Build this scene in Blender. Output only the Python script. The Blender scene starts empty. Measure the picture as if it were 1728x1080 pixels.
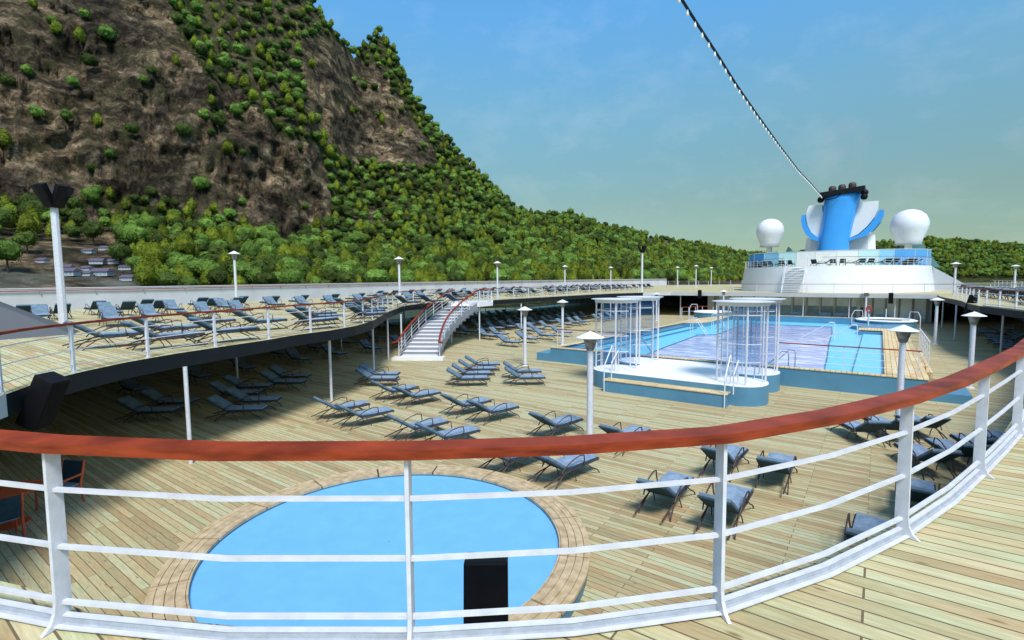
import bpy, bmesh, math, random
import numpy as np
from mathutils import Vector, Matrix
S = bpy.context.scene
# ------------------------------------------------------------------ camera
F = 856.0; CX, CY = 864, 540; EYE = 5.05
pitch = math.atan(70.5/F); roll = 0.0075; head = math.radians(35.9)
f0 = np.array([-math.sin(head)*math.cos(pitch), math.cos(head)*math.cos(pitch), -math.sin(pitch)])
r0 = np.array([math.cos(head), math.sin(head), 0.]); u0 = np.cross(r0, f0)
RX = math.cos(roll)*r0-math.sin(roll)*u0; UX = math.sin(roll)*r0+math.cos(roll)*u0
cam = bpy.data.cameras.new('camera'); co = bpy.data.objects.new('camera', cam); S.collection.objects.link(co)
cam.sensor_fit = 'HORIZONTAL'; cam.sensor_width = 36; cam.lens = 36*F/1728; cam.clip_start = .05; cam.clip_end = 30000
co.matrix_world = Matrix(((RX[0], UX[0], -f0[0], 0), (RX[1], UX[1], -f0[1], 0), (RX[2], UX[2], -f0[2], EYE), (0, 0, 0, 1)))
S.camera = co
# ------------------------------------------------------------------ sky and sun
SUN_EL, SUN_AZ = 55, 132          # azimuth of the sun, degrees clockwise from +Y
w = bpy.data.worlds.new('World'); S.world = w; w.use_nodes = True
nt = w.node_tree; nt.nodes.clear()
N = nt.nodes.new; L = nt.links.new
out = N('ShaderNodeOutputWorld'); bg = N('ShaderNodeBackground'); sky = N('ShaderNodeTexSky')
sky.sky_type = 'NISHITA'; sky.sun_disc = False; sky.sun_elevation = math.radians(SUN_EL); sky.sun_rotation = math.radians(SUN_AZ)
sky.altitude = 0; sky.air_density = 1.0; sky.dust_density = 0.6; sky.ozone_density = 3.0
tc = N('ShaderNodeTexCoord'); sp = N('ShaderNodeSeparateXYZ'); L(tc.outputs['Generated'], sp.inputs[0])
cr = N('ShaderNodeValToRGB'); L(sp.outputs['Z'], cr.inputs[0])
e = cr.color_ramp.elements
k_ = 1/1.65
e[0].position = 0.0; e[0].color = (.44*k_, .52*k_, .42*k_, 1); e[1].position = .75; e[1].color = (.95*k_, 1.15*k_, 1.15*k_, 1)
for p, c in ((.06, (.46, .53, .42)), (.13, (.56, .61, .45)), (.21, (.65, .81, .64)), (.30, (.78, 1.08, .92)), (.45, (.78, 1.44, 1.55))):
    q = e.new(p); q.color = (c[0]*k_, c[1]*k_, c[2]*k_, 1)
mx = N('ShaderNodeMix'); mx.data_type = 'RGBA'; mx.blend_type = 'MULTIPLY'; mx.inputs[0].default_value = 1
L(sky.outputs[0], mx.inputs[6]); L(cr.outputs[0], mx.inputs[7])
mp = N('ShaderNodeMapping'); mp.inputs['Scale'].default_value = (3, 3, 5); L(tc.outputs['Generated'], mp.inputs[0])
nz = N('ShaderNodeTexNoise'); nz.inputs['Scale'].default_value = 3.2; nz.inputs['Detail'].default_value = 7; nz.inputs['Roughness'].default_value = .62
L(mp.outputs[0], nz.inputs['Vector'])
c2 = N('ShaderNodeValToRGB'); c2.color_ramp.elements[0].position = .5; c2.color_ramp.elements[1].position = .8
c2.color_ramp.elements[0].color = (0, 0, 0, 1); c2.color_ramp.elements[1].color = (.10, .10, .10, 1); L(nz.outputs['Fac'], c2.inputs[0])
m2 = N('ShaderNodeMix'); m2.data_type = 'RGBA'; m2.blend_type = 'MIX'; L(c2.outputs[0], m2.inputs[0]); L(mx.outputs[2], m2.inputs[6]); m2.inputs[7].default_value = (4., 4.1, 4.3, 1)
ms = N('ShaderNodeVectorMath'); ms.operation = 'SCALE'; ms.inputs['Scale'].default_value = 1.65; L(m2.outputs[2], ms.inputs[0]); L(ms.outputs[0], bg.inputs[0]); bg.inputs[1].default_value = 0.122; L(bg.outputs[0], out.inputs[0])
sd = bpy.data.lights.new('sun', 'SUN'); sd.energy = 3.15; sd.angle = math.radians(16); sd.color = (1, .965, .9)
so = bpy.data.objects.new('sun', sd); S.collection.objects.link(so)
_a, _e = math.radians(SUN_AZ), math.radians(SUN_EL)
_d = Vector((math.sin(_a)*math.cos(_e), math.cos(_a)*math.cos(_e), math.sin(_e)))
so.rotation_euler = _d.to_track_quat('Z', 'Y').to_euler()
S.view_settings.view_transform = 'Standard'; S.view_settings.look = 'None'; S.view_settings.exposure = 0.38; S.view_settings.gamma = 1
S.cycles.max_bounces = 6; S.cycles.transparent_max_bounces = 12; S.cycles.use_denoising = True

# ------------------------------------------------------------------ helpers
ZL, ZU = 0.0, 3.08
COL = S.collection
rnd = random.Random(7)
def ray(x, y): return f0+RX*(x-CX)/F-UX*(y-CY)/F
def at(x, y, z):
    d = ray(x, y); t = (z-EYE)/d[2]; return (d[0]*t, d[1]*t, z)
def proj(p):
    p = np.array([p[0], p[1], p[2]-EYE]); ww = p@f0; return CX+F*(p@RX)/ww, CY-F*(p@UX)/ww
def tag(o, label=None, cat=None, group=None, kind=None):
    if label: o['label'] = label
    if cat: o['category'] = cat
    if group: o['group'] = group
    if kind: o['kind'] = kind
    return o
def empty(name, loc=(0, 0, 0), rz=0):
    o = bpy.data.objects.new(name, None); COL.objects.link(o); o.location = loc; o.rotation_euler = (0, 0, rz); o.empty_display_size = .2
    return o
def copy_tree(o, parent=None):
    c = o.copy(); COL.objects.link(c); c.parent = parent
    for ch in list(o.children): copy_tree(ch, c)
    return c
class MB:
    def __init__(s): s.v = []; s.f = []; s.mi = []
    def add(s, vs, fs, mi=0):
        n = len(s.v); s.v += [tuple(map(float, p)) for p in vs]; s.f += [tuple(i+n for i in f) for f in fs]; s.mi += [mi]*len(fs); return s
    def box(s, x0, x1, y0, y1, z0, z1, mi=0):
        vs = [(x, y, z) for z in (z0, z1) for y in (y0, y1) for x in (x0, x1)]
        return s.add(vs, [(0, 2, 3, 1), (4, 5, 7, 6), (0, 1, 5, 4), (2, 6, 7, 3), (0, 4, 6, 2), (1, 3, 7, 5)], mi)
    def bar(s, a, b, wd, h, mi=0, up=(0, 0, 1), off=(0, 0)):
        a = Vector(a); b = Vector(b); d = (b-a).normalized(); u = Vector(up); r = d.cross(u)
        if r.length < 1e-4: r = d.cross(Vector((0, 1, 0)))
        r.normalize(); u = r.cross(d).normalized()
        vs = []
        for p in (a, b):
            for i, j in ((-1, -1), (1, -1), (1, 1), (-1, 1)): vs.append(p+r*(wd/2*i+off[0])+u*(h/2*j+off[1]))
        return s.add(vs, [(0, 1, 2, 3), (7, 6, 5, 4), (0, 4, 5, 1), (1, 5, 6, 2), (2, 6, 7, 3), (3, 7, 4, 0)], mi)
    def tube(s, pts, r, n=8, mi=0, cap=True):
        pts = [Vector(p) for p in pts]; m = len(pts); vs = []; fs = []
        rs = r if isinstance(r, (list, tuple)) else [r]*m
        prev = None
        for i, p in enumerate(pts):
            t = (pts[min(i+1, m-1)]-pts[max(i-1, 0)]).normalized()
            a = prev if prev is not None else (Vector((0, 0, 1)) if abs(t.z) < .9 else Vector((1, 0, 0)))
            u = (a-t*a.dot(t)).normalized(); prev = u; v = t.cross(u)
            for k in range(n):
                th = 2*math.pi*k/n; vs.append(p+(u*math.cos(th)+v*math.sin(th))*rs[i])
        for i in range(m-1):
            for k in range(n):
                k2 = (k+1) % n; fs.append((i*n+k, i*n+k2, (i+1)*n+k2, (i+1)*n+k))
        if cap: fs.append(tuple(range(n-1, -1, -1))); fs.append(tuple((m-1)*n+k for k in range(n)))
        return s.add(vs, fs, mi)
    def lathe(s, prof, c=(0, 0), n=20, mi=0, cap=True):
        vs = []; fs = []; m = len(prof)
        for (r, z) in prof:
            for k in range(n):
                th = 2*math.pi*k/n; vs.append((c[0]+r*math.cos(th), c[1]+r*math.sin(th), z))
        for i in range(m-1):
            for k in range(n):
                k2 = (k+1) % n; fs.append((i*n+k, i*n+k2, (i+1)*n+k2, (i+1)*n+k))
        if cap: fs.append(tuple(range(n-1, -1, -1))); fs.append(tuple((m-1)*n+k for k in range(n)))
        return s.add(vs, fs, mi)
    def prism(s, poly, z0, z1, mi=0, mtop=None, scale_top=None):
        n = len(poly)
        if sum(poly[i][0]*poly[(i+1) % n][1]-poly[(i+1) % n][0]*poly[i][1] for i in range(n)) < 0: poly = poly[::-1]
        top = poly if scale_top is None else [scale_top(p) for p in poly]
        vs = [(p[0], p[1], z0) for p in poly]+[(p[0], p[1], z1) for p in top]
        s.add(vs, [(i, (i+1) % n, (i+1) % n+n, i+n) for i in range(n)]+[tuple(range(n-1, -1, -1))], mi)
        s.add([(p[0], p[1], z1) for p in top], [tuple(range(n))], mi if mtop is None else mtop)
        return s
    def ribbon(s, pts, wd, h, z, mi=0, closed=False):      # horizontal strip of section wd x h following pts; z is its top
        m = len(pts); vs = []; fs = []
        zz = z if isinstance(z, (list, tuple)) else [z]*m
        for i in range(m):
            p = Vector(pts[i][:2])
            a = Vector(pts[(i-1) % m][:2]) if (closed or i > 0) else p
            b = Vector(pts[(i+1) % m][:2]) if (closed or i < m-1) else p
            t = (b-a).normalized(); nn = Vector((-t.y, t.x))
            for sx, dz in ((-1, 0), (1, 0), (1, -h), (-1, -h)):
                q = p+nn*wd/2*sx; vs.append((q.x, q.y, zz[i]+dz))
        for i in range(m if closed else m-1):
            j = (i+1) % m
            for k in range(4): fs.append((i*4+k, j*4+k, j*4+(k+1) % 4, i*4+(k+1) % 4))
        if not closed: fs.append((3, 2, 1, 0)); fs.append(tuple((m-1)*4+k for k in range(4)))
        return s.add(vs, fs, mi)
    def mesh(s, name, mats, smooth=False, bevel=0):
        me = bpy.data.meshes.new(name); me.from_pydata(s.v, [], s.f)
        for m in (mats if isinstance(mats, (list, tuple)) else [mats]): me.materials.append(m)
        me.polygons.foreach_set('material_index', s.mi)
        bm = bmesh.new(); bm.from_mesh(me); bmesh.ops.recalc_face_normals(bm, faces=bm.faces)
        if bevel: bmesh.ops.bevel(bm, geom=bm.edges[:]+bm.verts[:], offset=bevel, segments=2, affect='EDGES', profile=.6, clamp_overlap=True)
        bm.to_mesh(me); bm.free()
        if smooth:
            me.polygons.foreach_set('use_smooth', [True]*len(me.polygons))
            if smooth != 'all': me.set_sharp_from_angle(angle=math.radians(38))
        me.update(); return me
    def build(s, name, mats, parent=None, loc=(0, 0, 0), rz=0, smooth=False, bevel=0):
        o = bpy.data.objects.new(name, s.mesh(name, mats, smooth, bevel)); COL.objects.link(o); o.location = loc; o.rotation_euler = (0, 0, rz)
        if parent: o.parent = parent
        return o
def resample(pts, d, start=0.0):
    P = [Vector(p[:2]) for p in pts]; outp = []; need = start
    for i in range(len(P)-1):
        seg = (P[i+1]-P[i]).length
        while need <= seg:
            q = P[i].lerp(P[i+1], need/seg); outp.append((q.x, q.y, (P[i+1]-P[i]).normalized())); need += d
        need -= seg
    return outp
def offset(pts, d):          # to the left of travel
    o = []
    for i in range(len(pts)):
        a = Vector(pts[max(i-1, 0)][:2]); b = Vector(pts[min(i+1, len(pts)-1)][:2]); t = (b-a).normalized()
        o.append((pts[i][0]-t.y*d, pts[i][1]+t.x*d))
    return o
def smoothpoly(pts, it=1, closed=False):
    for _ in range(it):
        o = []
        m = len(pts)
        rng = range(m) if closed else range(m-1)
        if not closed: o.append(tuple(pts[0][:2]))
        for i in rng:
            a = pts[i]; b = pts[(i+1) % m]
            o.append((a[0]*.75+b[0]*.25, a[1]*.75+b[1]*.25)); o.append((a[0]*.25+b[0]*.75, a[1]*.25+b[1]*.75))
        if not closed: o.append(tuple(pts[-1][:2]))
        pts = o
    return pts

# ------------------------------------------------------------------ materials
def mat(name, col, rough=.5, metal=0, spec=.5, var=.08, vscale=6, bump=0, bscale=40, col2=None, detail=4, coat=0, stretch=None, gen='Object'):
    m = bpy.data.materials.new(name); m.use_nodes = True; t = m.node_tree; b = t.nodes['Principled BSDF']
    b.inputs['Roughness'].default_value = rough; b.inputs['Metallic'].default_value = metal; b.inputs['Specular IOR Level'].default_value = spec
    if coat: b.inputs['Coat Weight'].default_value = coat; b.inputs['Coat Roughness'].default_value = .08
    tcn = t.nodes.new('ShaderNodeTexCoord'); src = tcn.outputs[gen]
    if stretch:
        mpn = t.nodes.new('ShaderNodeMapping'); mpn.inputs['Scale'].default_value = stretch; t.links.new(src, mpn.inputs[0]); src = mpn.outputs[0]
    n = t.nodes.new('ShaderNodeTexNoise'); n.inputs['Scale'].default_value = vscale; n.inputs['Detail'].default_value = detail; t.links.new(src, n.inputs['Vector'])
    r = t.nodes.new('ShaderNodeValToRGB'); t.links.new(n.outputs['Fac'], r.inputs[0])
    c1 = tuple(max(0, c*(1-var)) for c in col[:3])+(1,); cc = col2 if col2 else tuple(min(1, c*(1+var)) for c in col[:3])
    r.color_ramp.elements[0].color = c1; r.color_ramp.elements[0].position = .3; r.color_ramp.elements[1].color = tuple(cc[:3])+(1,); r.color_ramp.elements[1].position = .7
    t.links.new(r.outputs[0], b.inputs['Base Color'])
    if bump:
        n2 = t.nodes.new('ShaderNodeTexNoise'); n2.inputs['Scale'].default_value = bscale; n2.inputs['Detail'].default_value = 3; t.links.new(src, n2.inputs['Vector'])
        bp = t.nodes.new('ShaderNodeBump'); bp.inputs['Strength'].default_value = bump; bp.inputs['Distance'].default_value = .01; t.links.new(n2.outputs['Fac'], bp.inputs['Height']); t.links.new(bp.outputs[0], b.inputs['Normal'])
    return m
def planks(name, width, length=2.6, cols=((.50, .43, .275), (.37, .285, .175), (.53, .53, .38)), axis='X', seam=.055, gap=(.16, .12, .07)):
    """boards laid along axis (world metres), each board its own tone, dark caulk seams, grain and knots"""
    m = bpy.data.materials.new(name); m.use_nodes = True; t = m.node_tree; b = t.nodes['Principled BSDF']; n = t.nodes.new; l = t.links.new
    tcn = n('ShaderNodeTexCoord'); mpn = n('ShaderNodeMapping'); l(tcn.outputs['Object'], mpn.inputs[0])
    if axis == 'Y': mpn.inputs['Rotation'].default_value = (0, 0, math.pi/2)
    br = n('ShaderNodeTexBrick'); br.offset = .37; br.offset_frequency = 2; br.squash = 1
    br.inputs['Scale'].default_value = 1; br.inputs['Brick Width'].default_value = length; br.inputs['Row Height'].default_value = width
    br.inputs['Mortar Size'].default_value = seam*width; br.inputs['Mortar Smooth'].default_value = .2; br.inputs['Bias'].default_value = 0
    br.inputs['Color1'].default_value = (0, 0, 0, 1); br.inputs['Color2'].default_value = (1, 1, 1, 1); br.inputs['Mortar'].default_value = (.5, .5, .5, 1)
    l(mpn.outputs[0], br.inputs['Vector'])
    r = n('ShaderNodeValToRGB'); l(br.outputs['Color'], r.inputs[0]); r.color_ramp.interpolation = 'LINEAR'
    r.color_ramp.elements[0].color = cols[1]+(1,); r.color_ramp.elements[1].color = cols[2]+(1,); q = r.color_ramp.elements.new(.5); q.color = cols[0]+(1,)
    # grain
    mg = n('ShaderNodeMapping'); mg.inputs['Scale'].default_value = (1.2, 14, 1) ; l(mpn.outputs[0], mg.inputs[0])
    g = n('ShaderNodeTexNoise'); g.inputs['Scale'].default_value = 3; g.inputs['Detail'].default_value = 6; g.inputs['Roughness'].default_value = .65; l(mg.outputs[0], g.inputs['Vector'])
    gr = n('ShaderNodeValToRGB'); l(g.outputs['Fac'], gr.inputs[0]); gr.color_ramp.elements[0].position = .28; gr.color_ramp.elements[0].color = (.70, .64, .52, 1); gr.color_ramp.elements[1].position = .66; gr.color_ramp.elements[1].color = (1.08, 1.08, 1.06, 1)
    mm = n('ShaderNodeMix'); mm.data_type = 'RGBA'; mm.blend_type = 'MULTIPLY'; mm.inputs[0].default_value = .9; l(r.outputs[0], mm.inputs[6]); l(gr.outputs[0], mm.inputs[7])
    # green / pink weathering
    g2 = n('ShaderNodeTexNoise'); g2.inputs['Scale'].default_value = 1.1; g2.inputs['Detail'].default_value = 4; mg2 = n('ShaderNodeMapping'); mg2.inputs['Scale'].default_value = (1, 4, 1); l(mpn.outputs[0], mg2.inputs[0]); l(mg2.outputs[0], g2.inputs['Vector'])
    r2 = n('ShaderNodeValToRGB'); l(g2.outputs['Fac'], r2.inputs[0]); r2.color_ramp.elements[0].position = .35; r2.color_ramp.elements[0].color = (1.05, .95, .86, 1); r2.color_ramp.elements[1].position = .65; r2.color_ramp.elements[1].color = (.94, 1.04, .98, 1)
    m3 = n('ShaderNodeMix'); m3.data_type = 'RGBA'; m3.blend_type = 'MULTIPLY'; m3.inputs[0].default_value = 1; l(mm.outputs[2], m3.inputs[6]); l(r2.outputs[0], m3.inputs[7])
    # knots
    mk = n('ShaderNodeMapping'); mk.inputs['Scale'].default_value = (2.2, 7, 1); l(mpn.outputs[0], mk.inputs[0])
    v = n('ShaderNodeTexVoronoi'); v.inputs['Scale'].default_value = 1.0; l(mk.outputs[0], v.inputs['Vector'])
    rk = n('ShaderNodeValToRGB'); l(v.outputs['Distance'], rk.inputs[0]); rk.color_ramp.elements[0].position = .05; rk.color_ramp.elements[0].color = (.38, .27, .16, 1); rk.color_ramp.elements[1].position = .13; rk.color_ramp.elements[1].color = (1, 1, 1, 1)
    m4 = n('ShaderNodeMix'); m4.data_type = 'RGBA'; m4.blend_type = 'MULTIPLY'; m4.inputs[0].default_value = .75; l(m3.outputs[2], m4.inputs[6]); l(rk.outputs[0], m4.inputs[7])
    m5 = n('ShaderNodeMix'); m5.data_type = 'RGBA'; m5.inputs[7].default_value = gap+(1,); l(br.outputs['Fac'], m5.inputs[0]); l(m4.outputs[2], m5.inputs[6])
    l(m5.outputs[2], b.inputs['Base Color']); b.inputs['Roughness'].default_value = .72; b.inputs['Specular IOR Level'].default_value = .25
    bp = n('ShaderNodeBump'); bp.inputs['Strength'].default_value = .35; bp.inputs['Distance'].default_value = .008; bp.invert = True; l(br.outputs['Fac'], bp.inputs['Height']); l(bp.outputs[0], b.inputs['Normal'])
    return m
def glass(name, col, alpha, rough=.05):
    m = mat(name, col, rough=rough, spec=.6, var=.06, vscale=.8); b = m.node_tree.nodes['Principled BSDF']; b.inputs['Alpha'].default_value = alpha
    return m
M = {}
M['lower_planks'] = planks('weathered deck planks', .135, 3.2)
M['upper_planks'] = planks('pale upper deck planks', .135, 3.0, cols=((.56, .50, .32), (.43, .345, .205), (.60, .60, .43)))
M['pool_planks'] = planks('honey pool planks', .2, 2.4, cols=((.74, .58, .37), (.66, .48, .28), (.78, .64, .44)), axis='Y', gap=(.25, .16, .08))
M['white'] = mat('white ship paint', (.80, .80, .82), rough=.35, var=.03, vscale=1.5, bump=.05)
M['white_rail'] = mat('white rail paint', (.64, .65, .71), rough=.4, var=.10, vscale=9, bump=.15, bscale=60)
M['grey_rail'] = mat('grey coaming paint', (.42, .45, .50), rough=.5, var=.12, vscale=14, bump=.2, bscale=120)
M['red_wood'] = mat('varnished mahogany', (.21, .030, .010), rough=.5, spec=.22, var=.4, vscale=3.0, col2=(.37, .056, .018), bump=.08, bscale=30, coat=0, stretch=(1, 1, 6))
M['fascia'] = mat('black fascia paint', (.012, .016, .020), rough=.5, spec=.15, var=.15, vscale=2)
M['fascia_light'] = mat('light grey paint and lit fascia', (.50, .52, .54), rough=.5, var=.06, vscale=1)
M['ceiling'] = mat('dark deckhead paint', (.78, .78, .76), rough=.8, var=.05)  # near-white so the unseen underside bounces light below the deck
M['cushion'] = mat('blue grey cushion fabric', (.20, .285, .40), rough=.85, spec=.15, var=.16, vscale=6, bump=.35, bscale=160, col2=(.29, .385, .51), detail=8)
M['cushion_back'] = mat('slate blue backrest fabric', (.115, .18, .24), rough=.85, spec=.15, var=.15, vscale=6, bump=.35, bscale=160, col2=(.175, .25, .33), detail=8)  # cushion colour darkened to paint shade on backrests turned from the sun
M['cushion_dark'] = mat('dark slate sling fabric', (.030, .062, .092), rough=.8, spec=.15, var=.15, vscale=12, bump=.2, bscale=200)
M['lounger_frame'] = mat('dark brown wicker frame', (.045, .030, .030), rough=.6, var=.3, vscale=18, col2=(.09, .045, .04))
M['pool_blue'] = mat('steel blue pool tiles', (.085, .24, .37), rough=.4, var=.08, vscale=1.2, bump=.05)
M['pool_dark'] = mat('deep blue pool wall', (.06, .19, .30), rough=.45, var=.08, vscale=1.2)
M['cyan'] = mat('cyan pool floor paint', (.17, .60, .82), rough=.3, var=.05, vscale=1.5)
M['splash'] = mat('light blue rubber surface', (.15, .43, .73), rough=.7, var=.05, vscale=3, bump=.12, bscale=90)
M['stage_white'] = mat('white stage gelcoat', (.88, .89, .90), rough=.4, var=.02)
M['steel'] = mat('stainless steel', (.55, .57, .60), rough=.25, metal=.8, var=.05)
M['lamp_metal'] = mat('weathered lamp metal', (.22, .21, .20), rough=.5, metal=.4, var=.5, vscale=9, col2=(.42, .40, .38), detail=8)
M['black'] = mat('black speaker plastic', (.008, .008, .010), rough=.5, spec=.15, var=.2, bump=.1, bscale=90)
M['grille'] = mat('black speaker grille', (.010, .009, .009), rough=.8, spec=.1, var=.35, vscale=60, bump=.4, bscale=200)
M['funnel_blue'] = mat('funnel blue paint', (.05, .36, .88), rough=.2, var=.05, vscale=.4, coat=.4)
M['glass_blue'] = glass('blue windscreen glass', (.10, .40, .80), .85)
M['glass_mid'] = glass('light blue windscreen glass', (.30, .66, .90), .85)  # this and the two paler tints paint reflection onto the blue screen
M['glass_pale'] = glass('pale cyan painted reflection glass', (.60, .88, .92), .9)
M['glass_white'] = glass('white windscreen glass', (.85, .88, .90), .95)
M['cage_glass'] = glass('blue shower glass', (.10, .30, .62), .33)
M['side_glass'] = glass('teal side windscreen glass', (.30, .62, .74), .5)
M['bulwark'] = mat('pale grey bulwark paint', (.50, .52, .56), rough=.5, var=.10, vscale=.6)
M['stair_grey'] = mat('pale grey stair paint', (.25, .265, .30), rough=.5, var=.06, vscale=2)
M['window'] = mat('cabin glass with painted reflection', (.62, .74, .86), rough=.4, var=.25, vscale=.5, spec=.7)  # pale base paints in the bright deck reflected by the panes
M['window_dark'] = mat('dark window glass', (.20, .30, .38), rough=.3, var=.3, vscale=.7, spec=.7)
M['wall_grey'] = mat('grey bulkhead paint', (.42, .45, .48), rough=.5, var=.08, vscale=1)
M['red_paint'] = mat('red lifebuoy paint', (.5, .04, .03), rough=.4)
M['table_red'] = mat('orange red table wood', (.62, .10, .03), rough=.35, var=.2, vscale=4, stretch=(1, 6, 1))
M['net'] = glass('green netting', (.06, .20, .20), .8, .6)
M['bulb'] = mat('clear lamp bulb', (.75, .75, .72), rough=.15)

# ================================================================== DECKS
EDGE = [(-4.4, .55), (-3.7, .72), (-2.8, 1.2), (-1.95, 1.80), (-1.3, 2.35), (-.68, 3.0), (-.2, 3.8), (.22, 4.7), (.58, 5.65), (.88, 6.6), (1.18, 7.6), (1.44, 8.5),
        (1.8, 10), (2.6, 13), (4, 18), (5.6, 25), (6.9, 32), (6.7, 37), (6.0, 40), (5.3, 43), (5.1, 47), (5.2, 51), (5.0, 55), (4.8, 58), (4.7, 61), (4.8, 65.4)]
FAR = [(4.8, 66.2), (-3, 66.0), (-15, 66.0), (-22, 65.6)]
LEFT = [(-24.5, 62.5), (-26.5, 58), (-27.2, 53.6), (-27.6, 48), (-28.0, 42), (-28.4, 36.5), (-29, 33.5), (-30, 31.4), (-29.9, 29), (-28.4, 25.6), (-24.1, 20.5), (-19.3, 15.4), (-18, 13.5),
        (-17.3, 11.9), (-16.9, 10.1), (-16.3, 8.7), (-15.9, 7.3), (-15.4, 5.7), (-14.8, 4.4), (-14.1, 3.4), (-13.3, 2.5), (-12.4, 1.9)]
TURN = [(-11.9, 1.5), (-10.8, .7), (-9.4, .1), (-7.6, -.1), (-6, .1)]
HOLE = offset(EDGE, .13)+FAR+LEFT+TURN
OUTER = [(-45.0, -9), (-45.5, 8), (-45.8, 16), (-47.5, 27.5), (-49.5, 40), (-50, 60), (-50, 85), (-48, 105), (-42, 122), (-32, 136), (-18, 146), (0, 148), (12, 140), (15, 120), (15, 90), (14.5, 40), (14, -9)]
def sheet_with_hole(outer, hole, z, flip=False):
    bm = bmesh.new(); es = []
    for loop in (outer, hole):
        vs = [bm.verts.new((x, y, z)) for x, y in loop]
        for i in range(len(vs)): es.append(bm.edges.new((vs[i], vs[(i+1) % len(vs)])))
    bmesh.ops.triangle_fill(bm, use_beauty=True, use_dissolve=False, edges=es)
    bm.verts.ensure_lookup_table(); bm.faces.ensure_lookup_table()
    vs = [v.co[:] for v in bm.verts]; fs = []
    for f in bm.faces:
        ids = [v.index for v in f.verts]
        if (f.normal.z < 0) != flip: ids = ids[::-1]
        fs.append(tuple(ids))
    bm.free(); return vs, fs
mb = MB(); v, f = sheet_with_hole(OUTER, HOLE, ZU); mb.add(v, f)
me = bpy.data.meshes.new('upper_deck'); me.from_pydata(mb.v, [], mb.f); me.materials.append(M['upper_planks']); o = bpy.data.objects.new('upper_deck', me); COL.objects.link(o); tag(o, kind='structure')
v, f = sheet_with_hole(OUTER, HOLE, ZU-.36, True)
me = bpy.data.meshes.new('deck_ceiling'); me.from_pydata(v, [], f); me.materials.append(M['ceiling']); o = bpy.data.objects.new('deck_ceiling', me); COL.objects.link(o); tag(o, kind='structure')
mb = MB(); n = len(HOLE)
for i in range(n):
    a = HOLE[i]; b = HOLE[(i+1) % n]
    grey_or_lit = a[1] > 65 or (a in TURN) or (a[0] > -13 and a[1] < 2.4 and a[0] < -11)  # left turn coloured grey to paint its lit face; far front is grey
    mb.add([(a[0], a[1], ZU-.001), (b[0], b[1], ZU-.001), (b[0], b[1], ZU-.40), (a[0], a[1], ZU-.40)], [(0, 1, 2, 3)], 1 if grey_or_lit else 0)
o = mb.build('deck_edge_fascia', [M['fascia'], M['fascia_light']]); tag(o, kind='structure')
# lower deck
LOW = [(-44.5, -9), (-45, 30), (-46.5, 60), (-46, 90), (14.5, 90), (14, -9)]
mb = MB(); mb.add([(x, y, ZL) for x, y in LOW], [tuple(range(len(LOW)))[::-1]]); o = mb.build('lower_deck', M['lower_planks']); tag(o, kind='structure')
# hull below and around
mb = MB(); n = len(OUTER)
for i in range(n):
    a = OUTER[i]; b = OUTER[(i+1) % n]
    mb.add([(a[0], a[1], ZU-.37), (b[0], b[1], ZU-.37), (b[0]*.97, b[1], -25.5), (a[0]*.97, a[1], -25.5)], [(0, 1, 2, 3)]) if a[1] > 88 or b[1] > 88 or a[1] < -8 and b[1] < -8 else \
    mb.add([(a[0], a[1], -.02), (b[0], b[1], -.02), (b[0]*.97, b[1], -25.5), (a[0]*.97, a[1], -25.5)], [(0, 1, 2, 3)])
mb.add([(x*.995, y, -.03) for x, y in OUTER], [tuple(range(len(OUTER)))])
o = mb.build('ship_hull', M['white']); tag(o, 'white hull of the cruise ship under its decks', 'ship hull')

# bulwark along the left side
BUL = [(-45.0, -9), (-45.5, 8), (-45.8, 16), (-47.5, 27.5), (-49.5, 40), (-50, 60), (-50, 85), (-48, 105), (-42, 122)]
BUL = smoothpoly(BUL, 2)
t = empty('bulwark_wall', (-45.5, 8, ZU)); tag(t, 'long pale grey bulwark wall along the ship side before the wooded mountain', 'bulwark wall')
t.location = (0, 0, 0)
mb = MB(); mb.ribbon(offset(BUL, -.10), .12, 1.50, ZU+1.50); mb.build('panel', M['bulwark'], t)
mb = MB(); mb.ribbon(offset(BUL, -.02), .34, .05, ZU+1.556); mb.build('capping', M['white_rail'], t)
mb = MB(); mb.ribbon(offset(BUL, -.25), .07, .06, ZU+1.40); mb.build('handrail', M['red_wood'], t)
mb = MB()
for x, y, tt in resample(offset(BUL, -.18), 3.0): mb.box(x-.03, x+.09, y-.03, y+.03, ZU+1.16, ZU+1.345)
mb.build('bracket', M['steel'], t)

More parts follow.
